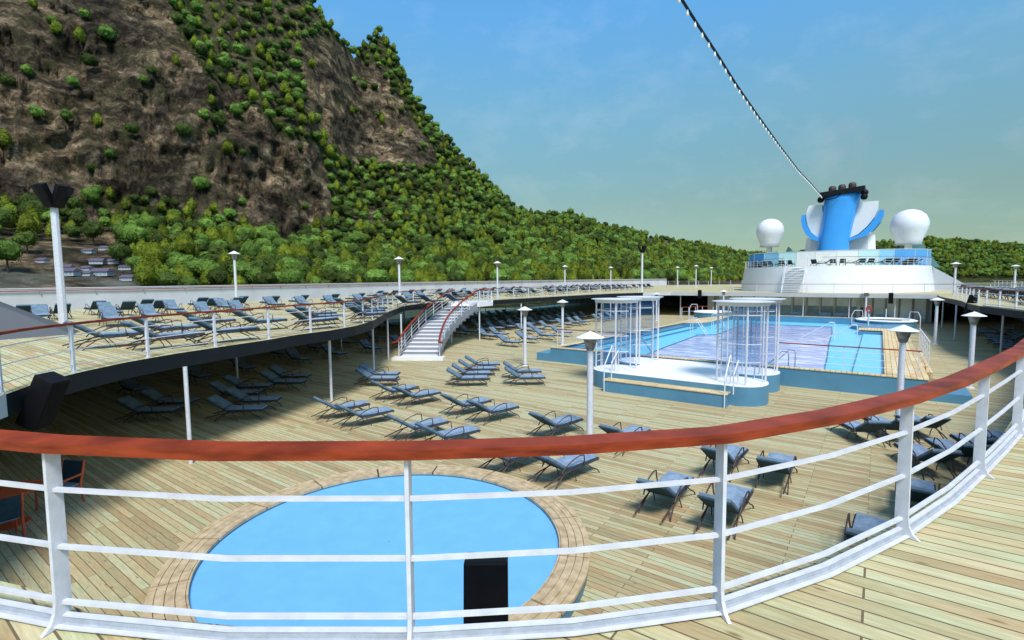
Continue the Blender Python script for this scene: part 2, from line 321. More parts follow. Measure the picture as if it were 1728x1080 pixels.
# ================================================================== RAILINGS
def railing(name, label, path, zb, h, rail_w, rail_h, post_d, post=(.05, .05), bars=(.16, .485, .81), bar_r=.012, kick=False, parent_group=None, posts_at=None, top='red_wood', barmat='white_rail', bar_flat=False):
    t = empty(name); tag(t, label, 'railing', parent_group)
    mb = MB(); mb.ribbon(path, rail_w, rail_h, zb+h); mb.build('handrail', M[top], t)
    for k, bz in enumerate(bars):
        mb = MB()
        if bar_flat: mb.ribbon(path, bar_r*2.4, bar_r*1.7, zb+bz+bar_r)
        else: mb.tube([(x, y, zb+bz) for x, y in path], bar_r, 6)
        mb.build('bar', M[barmat], t)
    if kick:
        mb = MB(); mb.ribbon(path, .018, .05, zb+.055); mb.ribbon(offset(path, -.025), .04, .010, zb+.016); mb.build('kick_plate', M['grey_rail'], t)
        mb = MB(); mb.ribbon(path, .03, .012, zb+.067); mb.ribbon(offset(path, -.05), .03, .008, zb+.024); mb.build('kick_lip', M['white_rail'], t)
    shared = None
    for (x, y, tt) in (posts_at if posts_at else resample(path, post_d, .02)):
        a = math.atan2(tt.y, tt.x)
        if shared is None:
            mb = MB()
            if kick:   # flat blade post with a hooked foot on the walking side
                wdt, th = post
                prof = [(wdt*.5, .10), (wdt*.5, h-rail_h), (-wdt*.5, h-rail_h), (-wdt*.6, .15), (-wdt*.72, .09), (-wdt*1.0, .04), (-wdt*1.6, .004), (-wdt*.4, .004), (wdt*.1, .03)]
                mb.add([(-th/2, p, z) for p, z in prof]+[(th/2, p, z) for p, z in prof], [tuple(range(len(prof))), tuple(range(2*len(prof)-1, len(prof)-1, -1))]+[(i, (i+1) % len(prof), (i+1) % len(prof)+len(prof), i+len(prof)) for i in range(len(prof))])
            else:
                mb.box(-post[0]/2, post[0]/2, -post[1]/2, post[1]/2, 0, h-rail_h)
                mb.box(-post[0]*1.1, post[0]*1.1, -post[1]*1.1, post[1]*1.1, 0.002, .015)
            o = mb.build('post', M['white_rail'], t); shared = o
        else:
            o = shared.copy(); COL.objects.link(o); o.parent = t
        o.location = (x, y, zb); o.rotation_euler = (0, 0, a)
    return t
near = [(-7.6, -.22), (-6, -.02), (-4.4, .43)]+[(x, y) for x, y in EDGE[1:20]]
near = offset(near, .022)
NP = [(-5.55, -.02), (-3.72, .70), (-1.98, 1.78), (-.68, 3.0), (.22, 4.72), (.88, 6.6), (1.44, 8.55), (1.99, 10.4), (2.5, 12.3), (3.0, 14.2), (3.6, 16.1)]
pa = []
for p in NP:                                            # sit each post on the rail line
    best = None
    for i in range(len(near)-1):
        a = Vector(near[i]); b = Vector(near[i+1]); d = b-a; u = max(0, min(1, (Vector(p)-a).dot(d)/d.length_squared)); q = a+d*u
        if best is None or (q-Vector(p)).length < best[0]: best = ((q-Vector(p)).length, q, d.normalized())
    pa.append((best[1].x, best[1].y, best[2]))
railing('deck_railing', 'thick red mahogany rail on flat white posts curving across the foreground', near, ZU, 1.092, .155, .055, 2, post=(.078, .022), bars=(.137, .466, .80), bar_r=.012, kick=True, posts_at=pa, bar_flat=True)
lp = offset(list(reversed(LEFT))[:10]+[], .14)            # from near left to the bay by the stair
lp = [(-10.8, .78)]+offset(list(reversed(LEFT))[0:15], .14)
railing('deck_railing', 'red topped white railing curving from the left foreground along the upper deck to the stair', smoothpoly(lp, 1), ZU, 1.08, .09, .05, 2.08, post=(.06, .06), bar_r=.011)
lp2 = offset([(-28.6, 34.8), (-28.4, 36.5), (-28.0, 42), (-27.6, 48), (-27.2, 53.6), (-26.5, 58), (-24.5, 62.5)], .14)
railing('deck_railing', 'red topped white railing between the curved stair and the far deck', lp2, ZU, 1.08, .09, .05, 2.3, post=(.06, .06), bar_r=.011)
railing('deck_railing', 'low railing across the far deck before the white funnel house', [(-14.5, 66.3), (-8, 66.35), (-1, 66.35), (4.6, 66.5), (8.5, 67.5), (13.5, 69)], ZU, 1.08, .07, .05, 2.6, post=(.05, .05), bar_r=.011)
rp = offset([(6.9, 32), (6.7, 37), (6.0, 40), (5.3, 43), (5.1, 47), (5.2, 51), (5.0, 55)], -.14)
railing('deck_railing', 'red topped white railing on the right upper deck by the right edge of the photo', smoothpoly(rp, 1), ZU, 1.08, .09, .05, 1.9, post=(.08, .08), bar_r=.011)
railing('deck_railing', 'open white railing at the ship side beyond the far right loungers', [(14.3, 55), (14.6, 80), (14.7, 112)], ZU, 1.1, .05, .04, 3.2, post=(.05, .05), bar_r=.012, top='white_rail')
railing('deck_railing', 'open white railing along the ship side beyond the end of the left bulwark', [(-41.5, 122), (-34, 133), (-26, 140), (-16, 145), (-6, 147)], ZU, 1.1, .07, .05, 3, post=(.06, .06), bar_r=.012, top='red_wood')

# support posts under the upper deck
def post_obj(x, y, h, r, label, base=True):
    mb = MB(); mb.lathe([(r, 0), (r, h)], n=12)
    o = mb.build('support_post', M['white_rail'], None, (x, y, ZL), smooth=True); return tag(o, label, 'post', 'slim white posts holding up the upper deck')
PL = [(-15.25, 5.85, 'first from the left, nearest the round pool'), (-24.3, 11.5, 'second from the left, standing among the shaded loungers'), (-18.2, 12.35, 'third from the left, behind the pair of loungers in the sun'),
      (-22.0, 17.6, 'fourth from the left, by a pair of loungers'), (-24.8, 21.0, 'just left of the curved stair'), (-25.8, 23.0, 'hidden partly by the rail of the curved stair'), (-27.0, 29.2, 'just right of the curved stair, the left one of two'),
      (-26.3, 31.8, 'just right of the curved stair, the right one of two'), (-26.6, 38.2, 'left one behind the two tall umbrella lamps'), (-26.2, 45, 'beside the second umbrella lamp left of the pool'), (-31, 22, 'far in the shade left of the stair'),
      (-36, 26, 'in the shade before the teal glass left of the stair'), (-33, 40, 'in the shade behind the rows of loungers right of the stair'), (-34, 50, 'in the shade far behind the rows of loungers'), (-25.5, 55, 'behind the shower cages at the left'),
      (-21.0, 66.6, 'at the left end of the far deck front'), (-11.8, 66.6, 'before the far window front, left of the shower cages'), (-7.0, 66.6, 'before the dark two tier windows'), (-2.6, 66.6, 'before the tall pale windows, left of the umbrella lamp'),
      (1.4, 66.6, 'before the tall pale windows, right of the umbrella lamp'), (5.0, 63.4, 'at the right end of the far deck front'), (4.9, 52, 'under the rounded end of the right upper deck, left one'), (5.7, 51, 'under the rounded end of the right upper deck, right one'),
      (6.4, 44, 'at the right below the small black speaker'), (7.2, 38.2, 'rightmost, before the shaded right loungers')]
for x, y, s in PL: post_obj(x, y, ZU-.37, .055, 'slim white deck post, '+s)

# ================================================================== UMBRELLA LAMPS
def lamp_proto():
    t = empty('deck_lamp')
    mb = MB(); mb.lathe([(.105, 0), (.10, .8), (.09, 2.85)], n=14); mb.lathe([(.19, .002), (.19, .03), (.13, .06)], n=14); mb.build('pole', M['white_rail'], t, smooth=True)
    mb = MB(); mb.lathe([(.10, 2.84), (.12, 2.86), (.225, 3.22), (.215, 3.24)], n=12); mb.build('shade', M['lamp_metal'], t, smooth=True)
    mb = MB(); mb.lathe([(.43, 3.225), (.445, 3.24), (.24, 3.33), (.015, 3.43)], n=10); mb.build('cap', M['white'], t)
    tag(t, cat='deck lamp', group='white capped umbrella lamps on tapered poles'); return t
lp0 = lamp_proto(); first = True
LAMPS = [(-7.06, 13.81, 0, 1, 'just left of the white splash stage'), (-16.44, 23.97, 0, 1, 'standing on the lower deck behind two loungers, leftmost before the pool'),
         (-19.14, 32.9, 0, 1, 'standing behind the stepped left corner of the pool'), (.70, 21.0, 0, 1, 'standing before the right end of the pool railing'), (3.45, 30.1, 0, 1, 'second lamp in the row right of the pool'),
         (3.44, 47.9, 0, 1, 'third in the row right of the pool'), (-1.1, 66.0, 0, 1, 'far one behind the pool, before the tall pale windows'), (-15.3, 65.0, 0, 1, 'far one behind the shower cages, before the left windows'),
         (-20.9, 57.5, 0, .95, 'far one whose cap shows over the left shower cages'),
         (-41.3, 19.8, 1, 1.25, 'leftmost lamp on the upper deck, before the bare rock cliff'), (-32.6, 29.0, 1, 1.12, 'on the upper deck just left of the curved stair top'), (-34.0, 44.3, 1, 1.12, 'on the upper deck right of the curved stair'),
         (-38.0, 66, 1, 1.12, 'on the upper deck, left of the far speaker mast'), (-38.5, 83, 1, 1.14, 'small far lamp directly right of the far speaker mast'), (-33.5, 104, 1, 1.2, 'small far lamp right of the far speaker mast, beyond the bulwark end'),
         (-27.8, 97, 1, 1.22, 'rightmost of the small far lamps left of the white funnel house'), (-30.5, 118, 1, 1.2, 'tiny far lamp next to the rightmost one left of the funnel house'),
         (6.1, 67.5, 1, .95, 'just right of the funnel house against the wooded hill'), (12.6, 81.5, 1, .90, 'at the right edge of the photo against the wooded hill')]
for x, y, u, s, lab in LAMPS:
    o = lp0 if first else copy_tree(lp0); first = False
    o.location = (x, y, ZU if u else ZL); o.scale = (1, 1, s); o['label'] = 'white umbrella lamp '+lab

# ================================================================== SPEAKERS
def speaker(name, label, loc, size, rx, rz, arm=None):
    t = empty(name, loc, rz); tag(t, label, 'loudspeaker')
    wd, dp, h = size
    q = MB(); q.box(-wd/2, wd/2, -dp/2, dp/2, -h/2, h/2); o = q.build('cabinet', M['black'], t, bevel=.02); o.rotation_euler = (rx, 0, 0)
    q = MB(); q.box(-wd/2+.03, wd/2-.03, -dp/2-.012, -dp/2+.001, -h/2+.03, h/2-.03); g = q.build('grille', M['grille'], t); g.rotation_euler = (rx, 0, 0)
    if arm:
        q = MB(); q.tube([(0, 0, 0), arm], .035, 8); q.build('bracket', M['black'], t)
    return t
p = at(82, 672, 2.55)
speaker('loudspeaker', 'black box loudspeaker hung tilted on the left deck edge above the tables', (-12.75, 2.45, 2.80), (.40, .38, 1.02), math.radians(26), math.radians(126), (0, .75, .1))
speaker('loudspeaker', 'black box loudspeaker hanging over the round blue pool behind the foreground rail', (-2.14, 2.62, 2.42), (.31, .22, 1.3), math.radians(10), math.radians(215.9), (0, .5, -.3))
speaker('loudspeaker', 'small black loudspeaker tilted on the right upper deck edge', (5.2, 47.2, 3.0), (.45, .4, 1.3), math.radians(14), math.radians(60), (.5, .3, 0))
speaker('loudspeaker', 'small black loudspeaker on the far deck front before the tall pale windows', (1.0, 65.6, 2.7), (.4, .35, 1.1), math.radians(8), 0, (0, .5, 0))
speaker('loudspeaker', 'small black loudspeaker on the far deck front at the left of the window front', (-18.2, 65.3, 2.9), (.4, .35, 1.0), math.radians(8), 0, (0, .5, 0))
def mast(loc, h, label, n=5):
    t = empty('speaker_mast', loc); tag(t, label, 'speaker mast')
    q = MB(); q.lathe([(.15, 0), (.13, h)], n=8); q.lathe([(.24, .002), (.24, .03)], n=8); q.build('pole', M['white_rail'], t)
    for k in range(n):
        a = math.radians(-54.1+k*360/n); q = MB(); q.box(-.17, .17, -.12, .12, -.47, .47); q.box(-.145, .145, -.132, -.118, -.44, .44)
        o = q.build('loudspeaker', M['black'], t, bevel=.012)
        dirv = Vector((math.cos(a), math.sin(a), 0)); tilt = math.radians(27)
        o.matrix_local = Matrix.Translation(dirv*.34+Vector((0, 0, h+.40))) @ Matrix.Rotation(a+math.pi/2, 4, 'Z') @ Matrix.Rotation(tilt, 4, 'X')
mast((-27.2, 6.04, ZU), 5.0, 'tall grey white pole topped by a ring of black loudspeakers at the left')
mast((-26.6, 67.4, ZU), 5.4, 'far white mast with black loudspeakers, right of the middle before the woods', 3)

# grey wing wall at left of upper deck
A = Vector(at(124, 564, ZU)); B = Vector((-23.4, 3.55, ZU)); C0 = Vector((-26.0, -2.5, ZU+2.2)); D0 = Vector((-30.5, -2.0, ZU+3.3))
t_ = MB(); 
Ap = A; Bp = Vector(at(-10, 578, ZU)); Cp = Vector((-29.5, 1.2, 5.05-.62)); 
dd = ray(-140, 464); kk = 26/abs(dd[0]); Cp = Vector((dd[0]*kk, dd[1]*kk, EYE+dd[2]*kk)); Bq = Vector(at(-200, 590, ZU))
t_.add([A, Bq, Cp, A+Vector((-1.2, .5, 0)), Bq+Vector((-5, 1, 0)), Cp+Vector((-.3, .3, 0))], [(0, 1, 2), (3, 5, 4), (0, 2, 5, 3), (0, 3, 4, 1), (1, 4, 5, 2)])
o = t_.build('sloping_side_wall', mat('slate grey wall paint', (.10, .107, .12), rough=.6, var=.04, vscale=1)); tag(o, 'plain grey wedge of sloping wall on the upper deck at the left edge', 'sloping wall')

# ================================================================== ROUND SPLASH POOL
t = empty('round_pool', (-7.15, 5.95, 0)); tag(t, 'large round light blue wading pool with a wooden rim below the foreground rail', 'pool')
RI, RO = 3.13, 3.66
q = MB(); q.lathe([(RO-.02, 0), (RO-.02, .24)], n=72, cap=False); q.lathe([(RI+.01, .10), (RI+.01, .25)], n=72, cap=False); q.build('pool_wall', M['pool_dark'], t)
q = MB(); q.lathe([(RI+.02, .215), (.01, .215)], n=72, cap=False); q.build('blue_surface', M['splash'], t)
for k, (ra, rb) in enumerate([(RI, RI+.03), (RI+.038, RI+.165), (RI+.175, RI+.30), (RI+.31, RI+.435), (RI+.445, RO+.02)]):
    q = MB()
    seg = 15
    for s_ in range(seg):
        a0 = 2*math.pi*s_/seg+.006; a1 = 2*math.pi*(s_+1)/seg-.006; vs = []; fs = []; nn = 8
        for i in range(nn+1):
            a = a0+(a1-a0)*i/nn
            for r_, z_ in ((ra, .30), (rb, .30), (rb, .25), (ra, .25)): vs.append((r_*math.cos(a), r_*math.sin(a), z_))
        for i in range(nn):
            for j in range(4): fs.append((i*4+j, (i+1)*4+j, (i+1)*4+(j+1) % 4, i*4+(j+1) % 4))
        fs += [(0, 1, 2, 3), tuple(nn*4+j for j in (3, 2, 1, 0))]
        q.add(vs, fs)
    m_ = mat('rim timber %d' % k, (.46+.02*k, .33+.015*k, .19), rough=.7, var=.25, vscale=3, col2=(.62, .48, .31), stretch=(2, 2, 1), detail=8, bump=.2, bscale=30)
    q.build('rim_board', m_, t)
q = MB(); q.lathe([(RI+.01, .262), (RO+.0, .262)], n=72, cap=False); q.build('caulking', M['lounger_frame'], t)

# ================================================================== MAIN POOL
PX0, PX1, PY0, PY1, PH = -16.0, 1.75, 26.05, 57.2, .87
t = empty('swimming_pool', (0, 0, 0)); tag(t, 'raised rectangular swimming pool with steel blue walls and cyan ledges', 'pool'); POOL = t
q = MB(); wl = .35
q.box(PX0, PX1, PY0, PY0+.28, 0, PH-.03); q.box(-12.6, PX1-.001, PY1-.3, PY1, 0, PH+.2)
q.box(.35, PX1, PY0+.285, PY1-.305, 0, PH-.03)
q.add([(-16, PY0+.285, 0), (-15.65, PY0+.285, 0), (-14.45, 46.6, 0), (-14.9, 46.6, 0), (-16, PY0+.285, PH-.03), (-15.65, PY0+.285, PH-.03), (-14.45, 46.6, PH-.03), (-14.9, 46.6, PH-.03)], [(0, 1, 5, 4), (1, 2, 6, 5), (2, 3, 7, 6), (3, 0, 4, 7), (4, 5, 6, 7)])
q.prism([(-14.9, 46.62), (-13.3, 46.62), (-12.6, 48.3), (-12.6, 57.2), (-13.4, 57.2), (-14.9, 51)], 0, PH+.0)
q.box(-17.0, -16.005, PY0+.02, PY0+1.6, 0, .47)
q.build('outer_wall', M['pool_blue'], t)
q = MB(); q.prism([(-.9, 50.5), (.34, 47.5), (.34, 56.9), (-1.9, 56.9), (-1.9, 52.5)], 0, PH-.05); q.prism([(-1.2, 47.0), (.34, 47.0), (.34, 47.45), (-1.0, 49.2)], 0, PH-.1); q.build('corner_block', M['pool_blue'], t)
q = MB(); q.box(PX0-.02, PX1+.02, PY0-.03, PY0+.30, PH-.028, PH+.012); q.build('rim_capping', M['pool_planks'], t)
q = MB(); q.ribbon([(-12.6, PY1-.15), (PX1, PY1-.15)], .34, .04, PH+.245); q.build('rim_capping', M['pool_planks'], t)
q = MB(); q.box(.33, PX1+.05, PY0+.31, 47.4, PH-.028, PH+.01); q.box(-1.2, PX1+.05, 47.41, 49.4, PH-.028, PH+.012); q.build('side_decking', M['pool_planks'], t)
q = MB(); q.add([(-16.05, PY0+.31, PH+.0), (-15.55, PY0+.31, PH+.0), (-14.4, 46.6, PH+.0), (-14.95, 46.6, PH+.0)], [(0, 1, 2, 3)]); q.prism([(-14.95, 46.61), (-13.3, 46.61), (-12.55, 48.3), (-12.55, 57.2), (-13.4, 57.2), (-14.95, 51)], PH+.002, PH+.02); q.build('left_rim', M['pool_planks'], t)
# water basin
WAT = [(-10.9, 26.34), (-11.2, 33), (-11.4, 40.7), (-10.3, 41.6), (-10.3, 51.1), (-10.0, 53.3), (-3.3, 53.3), (-2.9, 47.5), (-2.6, 40.1), (-2.2, 33), (-1.9, 26.34)]
FL = [(-15.6, 26.335), (.345, 26.335), (.345, 56.88), (-12.65, 56.88), (-12.65, 48), (-14.5, 46)]
v, f = sheet_with_hole(FL, WAT, .50); q = MB(); q.add(v, f); n = len(WAT)
for i in range(n): a = WAT[i]; b = WAT[(i+1) % n]; q.add([(a[0], a[1], .50), (b[0], b[1], .50), (b[0], b[1], .30), (a[0], a[1], .30)], [(0, 1, 2, 3)])
o = q.build('ledge_floor', M['cyan'], t)
wm = bpy.data.materials.new('rippled lilac pool water'); wm.use_nodes = True; T = wm.node_tree; B_ = T.nodes['Principled BSDF']
tcn = T.nodes.new('ShaderNodeTexCoord'); mpn = T.nodes.new('ShaderNodeMapping'); mpn.inputs['Scale'].default_value = (.8, 1.7, 1); mpn.inputs['Rotation'].default_value = (0, 0, .5); T.links.new(tcn.outputs['Object'], mpn.inputs[0])
n1 = T.nodes.new('ShaderNodeTexNoise'); n1.inputs['Scale'].default_value = 1.15; n1.inputs['Detail'].default_value = 5; n1.inputs['Distortion'].default_value = .5; T.links.new(mpn.outputs[0], n1.inputs['Vector'])
rr = T.nodes.new('ShaderNodeValToRGB'); rr.color_ramp.elements[0].position = .33; rr.color_ramp.elements[0].color = (.25, .30, .62, 1); rr.color_ramp.elements[1].position = .66; rr.color_ramp.elements[1].color = (.70, .76, .93, 1); q_ = rr.color_ramp.elements.new(.5); q_.color = (.40, .45, .76, 1)
T.links.new(n1.outputs['Fac'], rr.inputs[0]); T.links.new(rr.outputs[0], B_.inputs['Base Color']); B_.inputs['Roughness'].default_value = .12; B_.inputs['Specular IOR Level'].default_value = .35
bp = T.nodes.new('ShaderNodeBump'); bp.inputs['Strength'].default_value = .5; bp.inputs['Distance'].default_value = .05; T.links.new(n1.outputs['Fac'], bp.inputs['Height']); T.links.new(bp.outputs[0], B_.inputs['Normal'])
q = MB(); q.add([(x, y, .475) for x, y in WAT], [tuple(range(len(WAT)))]); q.build('water', wm, t)
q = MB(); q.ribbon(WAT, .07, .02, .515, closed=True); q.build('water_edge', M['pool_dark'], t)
for xa, xb, za, lab in ((-15.55, -14.75, .72, 0), (-14.7, -13.9, .62, 1)):
    q = MB(); q.add([(xa, 26.7, za), (xb, 26.7, za), (xb+1.05, 45.4, za), (xa+1.05, 45.4, za)], [(0, 1, 2, 3)]); 
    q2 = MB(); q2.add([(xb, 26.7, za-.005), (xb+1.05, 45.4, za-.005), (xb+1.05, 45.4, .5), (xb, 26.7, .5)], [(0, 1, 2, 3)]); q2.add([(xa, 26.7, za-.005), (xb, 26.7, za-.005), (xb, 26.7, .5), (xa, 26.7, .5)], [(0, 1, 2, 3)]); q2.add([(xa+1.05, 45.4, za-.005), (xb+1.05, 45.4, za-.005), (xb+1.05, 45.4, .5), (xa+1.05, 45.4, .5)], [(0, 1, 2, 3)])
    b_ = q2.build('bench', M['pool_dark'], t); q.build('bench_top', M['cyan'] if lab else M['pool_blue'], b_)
q = MB(); q.box(-.85, .345, 26.7, 46.2, .501, .66); b_ = q.build('bench', M['pool_blue'], t); q = MB(); q.box(-.83, .343, 26.72, 46.18, .661, .668); q.build('bench_top', M['cyan'], b_)
# splash stage
def capsule(x0, x1, y0, y1, r):
    pts = []
    for cx_, cy_, a0 in ((x1-r, y0+r, -90), (x1-r, y1-r, 0), (x0+r, y1-r, 90), (x0+r, y0+r, 180)):
        for k in range(7): a = math.radians(a0+15*k); pts.append((cx_+r*math.cos(a), cy_+r*math.sin(a)))
    return pts
t = empty('splash_stage', (0, 0, 0)); tag(t, 'low white topped splash stage with rounded blue walls before the pool', 'splash stage')
c1 = capsule(-10.95, -3.4, 20.92, 23.15, 1.05); c2 = capsule(-10.95, -3.4, 23.8, 26.0, 1.05)
q = MB(); q.prism(c1, 0, .76); q.prism(c2, 0, .755); q.box(-9.4, -5.0, 22.6, 24.5, 0, .757); q.build('blue_wall', M['pool_blue'], t, smooth=True)
q = MB(); q.prism([(x*.995-.035, y) for x, y in c1], .762, .785); q.prism([(x*.995-.035, y) for x, y in c2], .758, .782); q.box(-9.35, -5.05, 22.6, 24.5, .759, .788); q.build('white_floor', M['stage_white'], t)
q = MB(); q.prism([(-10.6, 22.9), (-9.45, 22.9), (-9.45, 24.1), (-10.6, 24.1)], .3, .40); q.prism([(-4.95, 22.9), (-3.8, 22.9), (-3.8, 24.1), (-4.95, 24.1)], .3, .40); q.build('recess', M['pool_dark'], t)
q = MB(); q.box(-9.75, -4.6, 20.38, 20.95, 0, .50); q.build('step', M['pool_blue'], t)
q = MB(); q.box(-9.78, -4.57, 20.35, 20.915, .502, .54); q.build('step_tread', planks('bench tread planks', .13, 2.2, cols=((.74, .58, .37), (.66, .48, .28), (.78, .64, .44))), t)
# handrails at the step
for x, lab in ((-9.72, 'left'), (-4.66, 'right')):
    t = empty('step_handrail', (x, 20.4, 0)); tag(t, 'pair of slanting white grab rails at the %s end of the stage step' % lab, 'handrail')
    for dx in (0, .28):
        q = MB(); q.tube([(dx, -.05, 0), (dx, -.05, 1.0), (dx, .05, 1.25), (dx, .75, 1.95), (dx, .85, 1.95), (dx, .85, .79)] if dx == 0 else [(dx, .1, .54), (dx, .1, 1.3), (dx, .8, 1.75), (dx, .85, 1.7), (dx, .85, .79)], .026, 8); q.build('rail', M['white_rail'], t, smooth=True)
# shower cages
def cage(x, y, label, side):
    t = empty('shower_cage', (x, y, .78)); tag(t, label, 'shower cage', 'white shower cages on the splash stage')
    R_, H_ = .93, 3.1
    for k in range(8):
        a = 2*math.pi*(k+.5)/8; q = MB(); q.tube([(R_*math.cos(a), R_*math.sin(a), 0), (R_*math.cos(a), R_*math.sin(a), H_)], .024 if k % 2 else .042, 6); q.build('upright', M['white_rail'], t)
    for z in (.9, 1.62, 2.75):
        q = MB(); pts = [(R_*math.cos(math.radians(a)), R_*math.sin(math.radians(a)), z) for a in range(30, 331, 15)]; q.tube(pts, .018, 5); q.build('hoop', M['white_rail'], t)
    q = MB(); q.lathe([(R_+.06, H_+.01), (R_+.08, H_+.15), (R_+.02, H_+.18), (.4, H_+.19), (.02, H_+.20)], n=32); q.build('roof', M['white'], t, smooth=True)
    q = MB(); q.lathe([(R_+.24, H_+.16), (R_+.24, H_+.18), (R_-.1, H_+.185)], n=32); q.build('roof_plate', M['white_rail'], t)
    q = MB(); vs = []; a0 = math.radians(-60 if side > 0 else 60)
    nn = 10; ps = [((R_-.1)*math.cos(math.radians(a)), (R_-.1)*math.sin(math.radians(a))) for a in range(20, 161, 14)]
    for x_, y_ in ps: vs += [(x_, y_, .1), (x_, y_, H_-.1)]
    q.add(vs, [(2*i, 2*i+2, 2*i+3, 2*i+1) for i in range(len(ps)-1)]); q.build('glass', M['cage_glass'], t)
    q = MB()
    for k in range(8): q.tube([(-R_*.9, -.25*side, .3+k*.3), (-R_*.9, .25*side, .3+k*.3)], .015, 5)
    q.build('side_bars', M['white_rail'], t)
cage(-9.95, 22.1, 'white round shower cage at the front left corner of the splash stage', 1)
cage(-9.95, 24.95, 'white round shower cage at the rear left corner of the splash stage', 1)
cage(-4.45, 22.1, 'white round shower cage at the front right corner of the splash stage', -1)
cage(-4.45, 24.95, 'white round shower cage at the rear right corner of the splash stage', -1)
railing('pool_railing', 'red topped wire railing on the pool front rim right of the shower cages', [(-3.7, PY0+.13), (1.5, PY0+.13)], PH+.01, 1.12, .07, .045, 2.55, post=(.03, .03), bars=(.3, .6, .88), bar_r=.012)
railing('pool_railing', 'red topped wire railing on the pool front rim left of the shower cages', [(-15.6, PY0+.13), (-10.2, PY0+.13)], PH+.01, 1.12, .07, .045, 2.6, post=(.03, .03), bars=(.3, .6, .88), bar_r=.012)
def grab(x, y, rz, label, z=.5, mat_='steel', h=1.25, ln=1.5):
    t = empty('pool_ladder', (x, y, z), rz); tag(t, label, 'pool ladder')
    for dy in (-.3, .3):
        q = MB(); q.tube([(-ln*.55, dy, .0), (0, dy, h-.1), (.10, dy, h), (.35, dy, h), (.4, dy, h-.1), (.4, dy, .0)], .024, 8); q.build('rail', M[mat_], t, smooth=True)
    q = MB()
    for k in (0.25, .55): q.box(-ln*.55*(1-k)-.06, -ln*.55*(1-k)+.06, -.27, .27, (h-.1)*k-.015, (h-.1)*k+.015)
    q.build('tread', M[mat_], t)
grab(-10.7, 27.2, math.radians(200), 'steel ladder at the front left corner of the pool water')
grab(-3.6, 27.2, math.radians(-20), 'steel ladder in the pool water behind the right shower cages', h=1.0)
grab(-11.6, 41.0, math.radians(180), 'white slanting ladder on the left ledge of the pool, nearer of two', mat_='white_rail', h=1.3)
grab(-11.4, 46.5, math.radians(180), 'white slanting ladder on the left ledge of the pool, farther of two', mat_='white_rail', h=1.3)
grab(-2.9, 43.0, math.radians(0), 'white slanting ladder on the right ledge of the pool, left of two', mat_='white_rail', h=1.2, ln=3)
grab(-1.5, 41.5, math.radians(0), 'white slanting ladder on the right ledge of the pool, right of two', mat_='white_rail', h=1.2, ln=3)
railing('pool_railing', 'white handrail at the steps on the right side of the pool', [(2.15, 32.5), (2.15, 37.5), (2.15, 40.5)], .0, 1.75, .05, .05, 1.3, post=(.035, .035), bars=(.75, 1.1, 1.42), top='white_rail')
q = MB(); q.box(PX1+.02, 2.3, 32, 41, 0, .28); q.box(PX1+.02, 2.05, 32, 41, .281, .56); o = q.build('pool_steps', M['pool_planks']); tag(o, 'low wooden steps along the right side of the pool', 'steps')
q = MB(); q.box(1.78, 3.1, 26.1, 28.2, 0, .36); o = q.build('blue_block', M['pool_blue']); tag(o, 'low steel blue block at the right front corner of the pool', 'block')
# hot tubs behind
def tub(x, y, r, label):
    t = empty('hot_tub', (x, y, 0)); tag(t, label, 'hot tub')
    q = MB(); q.lathe([(r, 0), (r, 1.0)], n=32, cap=False); q.build('wall', M['pool_blue'], t, smooth=True)
    q = MB(); q.lathe([(r+.06, 1.0), (r+.08, 1.08), (r-.1, 1.15), (r-.45, 1.12), (r-.55, .85), (.05, .80)], n=32, cap=False); q.build('white_rim', M['stage_white'], t, smooth=True)
    for a in (200, 330, 90):
        ax = math.cos(math.radians(a)); ay = math.sin(math.radians(a)); q = MB()
        q.tube([((r+.5)*ax, (r+.5)*ay, 0), ((r+.5)*ax, (r+.5)*ay, 1.5), ((r+.3)*ax, (r+.3)*ay, 1.9), ((r-.3)*ax, (r-.3)*ay, 1.9), ((r-.4)*ax, (r-.4)*ay, 1.1)], .035, 6); q.build('handrail', M['white_rail'], t, smooth=True)
tub(-15.3, 60.2, 2.0, 'white rimmed hot tub behind the left end of the pool')
tub(.6, 56.6, 2.2, 'white rimmed hot tub behind the right end of the pool')
t = empty('lifebuoy_post', (-.65, 52.6, PH-.1)); tag(t, 'short post carrying a red lifebuoy behind the pool corner', 'lifebuoy')
q = MB(); q.lathe([(.06, 0), (.06, 1.4)], n=8); q.build('post', M['white_rail'], t)
q = MB(); q.tube([(.17*math.cos(a), -.1, 1.45+.26*math.sin(a)) for a in [2*math.pi*k/16 for k in range(17)]], .055, 8); q.build('ring', M['red_paint'], t, smooth=True)
railing('tub_railing', 'low red topped railing beside the left hot tub', [(-18.6, 59.5), (-17.2, 62.8), (-14.6, 63.6)], 0, 1.55, .09, .06, 1.2, post=(.06, .06), bars=(.5, 1.0))

